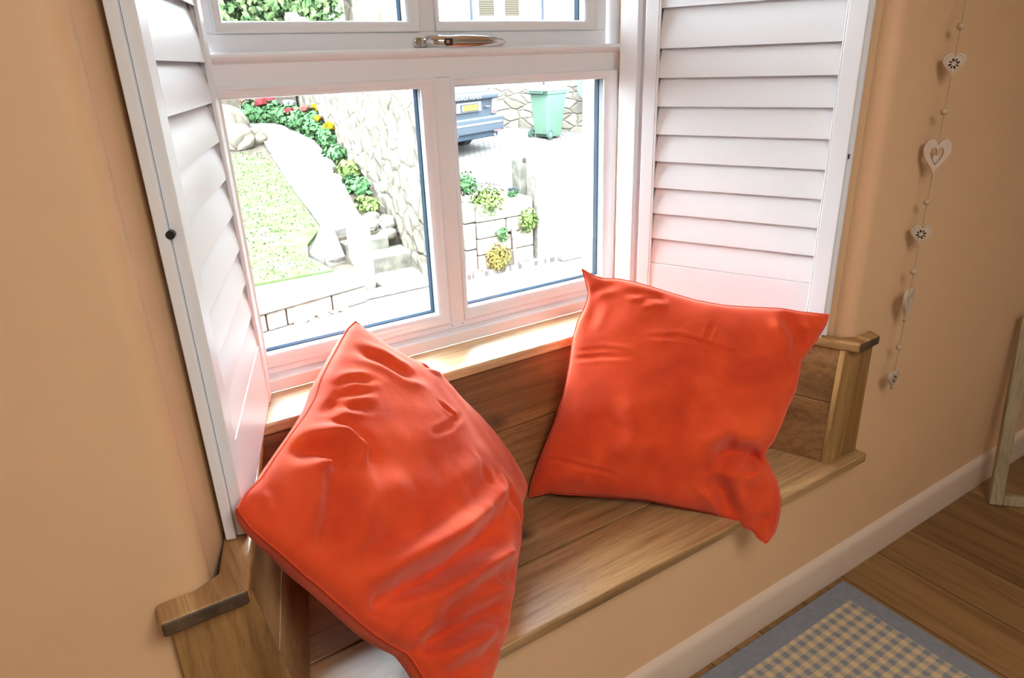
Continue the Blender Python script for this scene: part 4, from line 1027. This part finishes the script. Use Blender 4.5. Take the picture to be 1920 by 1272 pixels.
    for wx in (-.80, .80):
        for wy in (.95, .6 + 3.25 * ly):
            bm = bm_new(); add_tube(bm, [F @ Vector((wx - .125, wy, .37)), F @ Vector((wx + .125, wy, .37))], .37, 32); wh = obj('wheel', bm, M['tyre'], t, bevel=.03)
            sx = .13 if wx > 0 else -.13
            bm = bm_new(); add_tube(bm, [F @ Vector((wx + sx * .9, wy, .37)), F @ Vector((wx + sx * 1.02, wy, .37))], .23, 24); obj('wheel_rim', bm, M['silver'], wh, bevel=.01)
    return t
car('dark blue-grey off-road car parked in the courtyard, rear with yellow plate facing the window', 6.93, 11.20, court_z(11.2) + .0, math.radians(24), M['car_paint'], ly=.70)
car('white car just showing at the right edge of the lower right pane', 9.84, 10.72, court_z(10.2), math.radians(-138.7), M['car_white'], False)
# ------------------------------------------------------------------ white house opposite
hs = thing('white_house', 'white rendered house beyond the courtyard with blinds in a wide window', 'house', (11.5, 17.2, 0))
bm = bm_new(); add_box(bm, (7.5, 17.0, -.2), (18, 17.6, 5.2)); obj('house_wall', bm, M['render'], hs, bevel=.02)
bm = bm_new(); add_prism(bm, [(7.2, 16.8), (18.2, 16.8), (18.2, 20), (7.2, 20)], 5.2, lambda x, y: 5.3 + (y - 16.8) * .7); obj('roof', bm, M['granite_shade'], hs)
def hwin(x0, x1, z0, z1, bl):
    bm = bm_new(); add_ring(bm, x0, x1, z0, z1, [(0, 16.97), (.09, 16.97), (.09, 17.02), (0, 17.02)]); f = obj('house_window', bm, M['pvc_out'], hs)
    bm = bm_new(); add_box(bm, (x0 + .08, 16.985, z0 + .08), (x1 - .08, 17.0, z1 - .08)); obj('blind', bm, bl, f)
hwin(10.58, 11.25, 2.76, 4.4, M['blind']); hwin(11.42, 12.08, 2.76, 4.4, M['blind']); hwin(12.08, 12.55, 2.76, 4.4, M['blind_pale'])
bm = bm_new(); add_box(bm, (10.45, 16.9, 2.66), (12.75, 17.0, 2.74)); obj('window_sill', bm, M['pvc_out'], hs, bevel=.01)
for x in (10.42, 12.80): 
    bm = bm_new(); add_tube(bm, [(x, 16.95, -.1), (x, 16.95, 5.1)], .035, 8); obj('downpipe', bm, M['pipe'], hs)

# ------------------------------------------------------------------ light
wd = bpy.data.worlds.new('overcast_sky'); SC.world = wd; wd.use_nodes = True
nt = wd.node_tree; nt.nodes.clear()
o_ = nt.nodes.new('ShaderNodeOutputWorld'); bgn = nt.nodes.new('ShaderNodeBackground')
tc = nt.nodes.new('ShaderNodeTexCoord'); sp = nt.nodes.new('ShaderNodeSeparateXYZ'); nt.links.new(tc.outputs['Generated'], sp.inputs[0])
r = ramp(nt, sp.outputs['Z'], [(0, (.86, .93, 1.0)), (.5, (.90, .95, 1.0)), (1, (.82, .91, 1.0))])
nt.links.new(r.outputs[0], bgn.inputs[0]); bgn.inputs[1].default_value = 38.0
nt.links.new(bgn.outputs[0], o_.inputs[0])
sun = bpy.data.lights.new('sun', 'SUN'); sun.energy = 16.0; sun.angle = math.radians(18); sun.color = (1, .96, .9)
so = bpy.data.objects.new('sun', sun); COL.objects.link(so); so.rotation_euler = (math.radians(38), 0, math.radians(-30))
def lamp(name, loc, size, energy, col, rot=(0, 0, 0)):
    l = bpy.data.lights.new(name, 'AREA'); l.shape = 'DISK'; l.size = size; l.energy = energy; l.color = col
    o = bpy.data.objects.new(name, l); COL.objects.link(o); o.location = loc; o.rotation_euler = rot; return o
lamp('room_fill_light', (.6, -1.8, 2.56), 1.2, 38, (1, .94, .86))  # added warm fill for the room side, no actual lamp there

# ------------------------------------------------------------------ camera
cam = bpy.data.cameras.new('camera'); cam.sensor_width = 36; cam.lens = 36 * 1293.74 / 1920; cam.clip_start = .02
co = bpy.data.objects.new('camera', cam); COL.objects.link(co)
RW = ((.8379155, -.2299485, .49499627), (-.54478543, -.29709061, .78418493), (-.03326341, -.92674746, -.37420942))
co.matrix_world = Matrix(((RW[0][0], -RW[0][1], -RW[0][2], 0), (RW[1][0], -RW[1][1], -RW[1][2], -1.02), (RW[2][0], -RW[2][1], -RW[2][2], 1.68), (0, 0, 0, 1)))
SC.camera = co
SC.view_settings.view_transform = 'Standard'; SC.view_settings.look = 'None'; SC.view_settings.exposure = .42; SC.view_settings.gamma = 1
SC.cycles.use_denoising = True
SC.cycles.max_bounces = 12; SC.cycles.diffuse_bounces = 6; SC.cycles.transparent_max_bounces = 16
SC.cycles.sample_clamp_indirect = 8
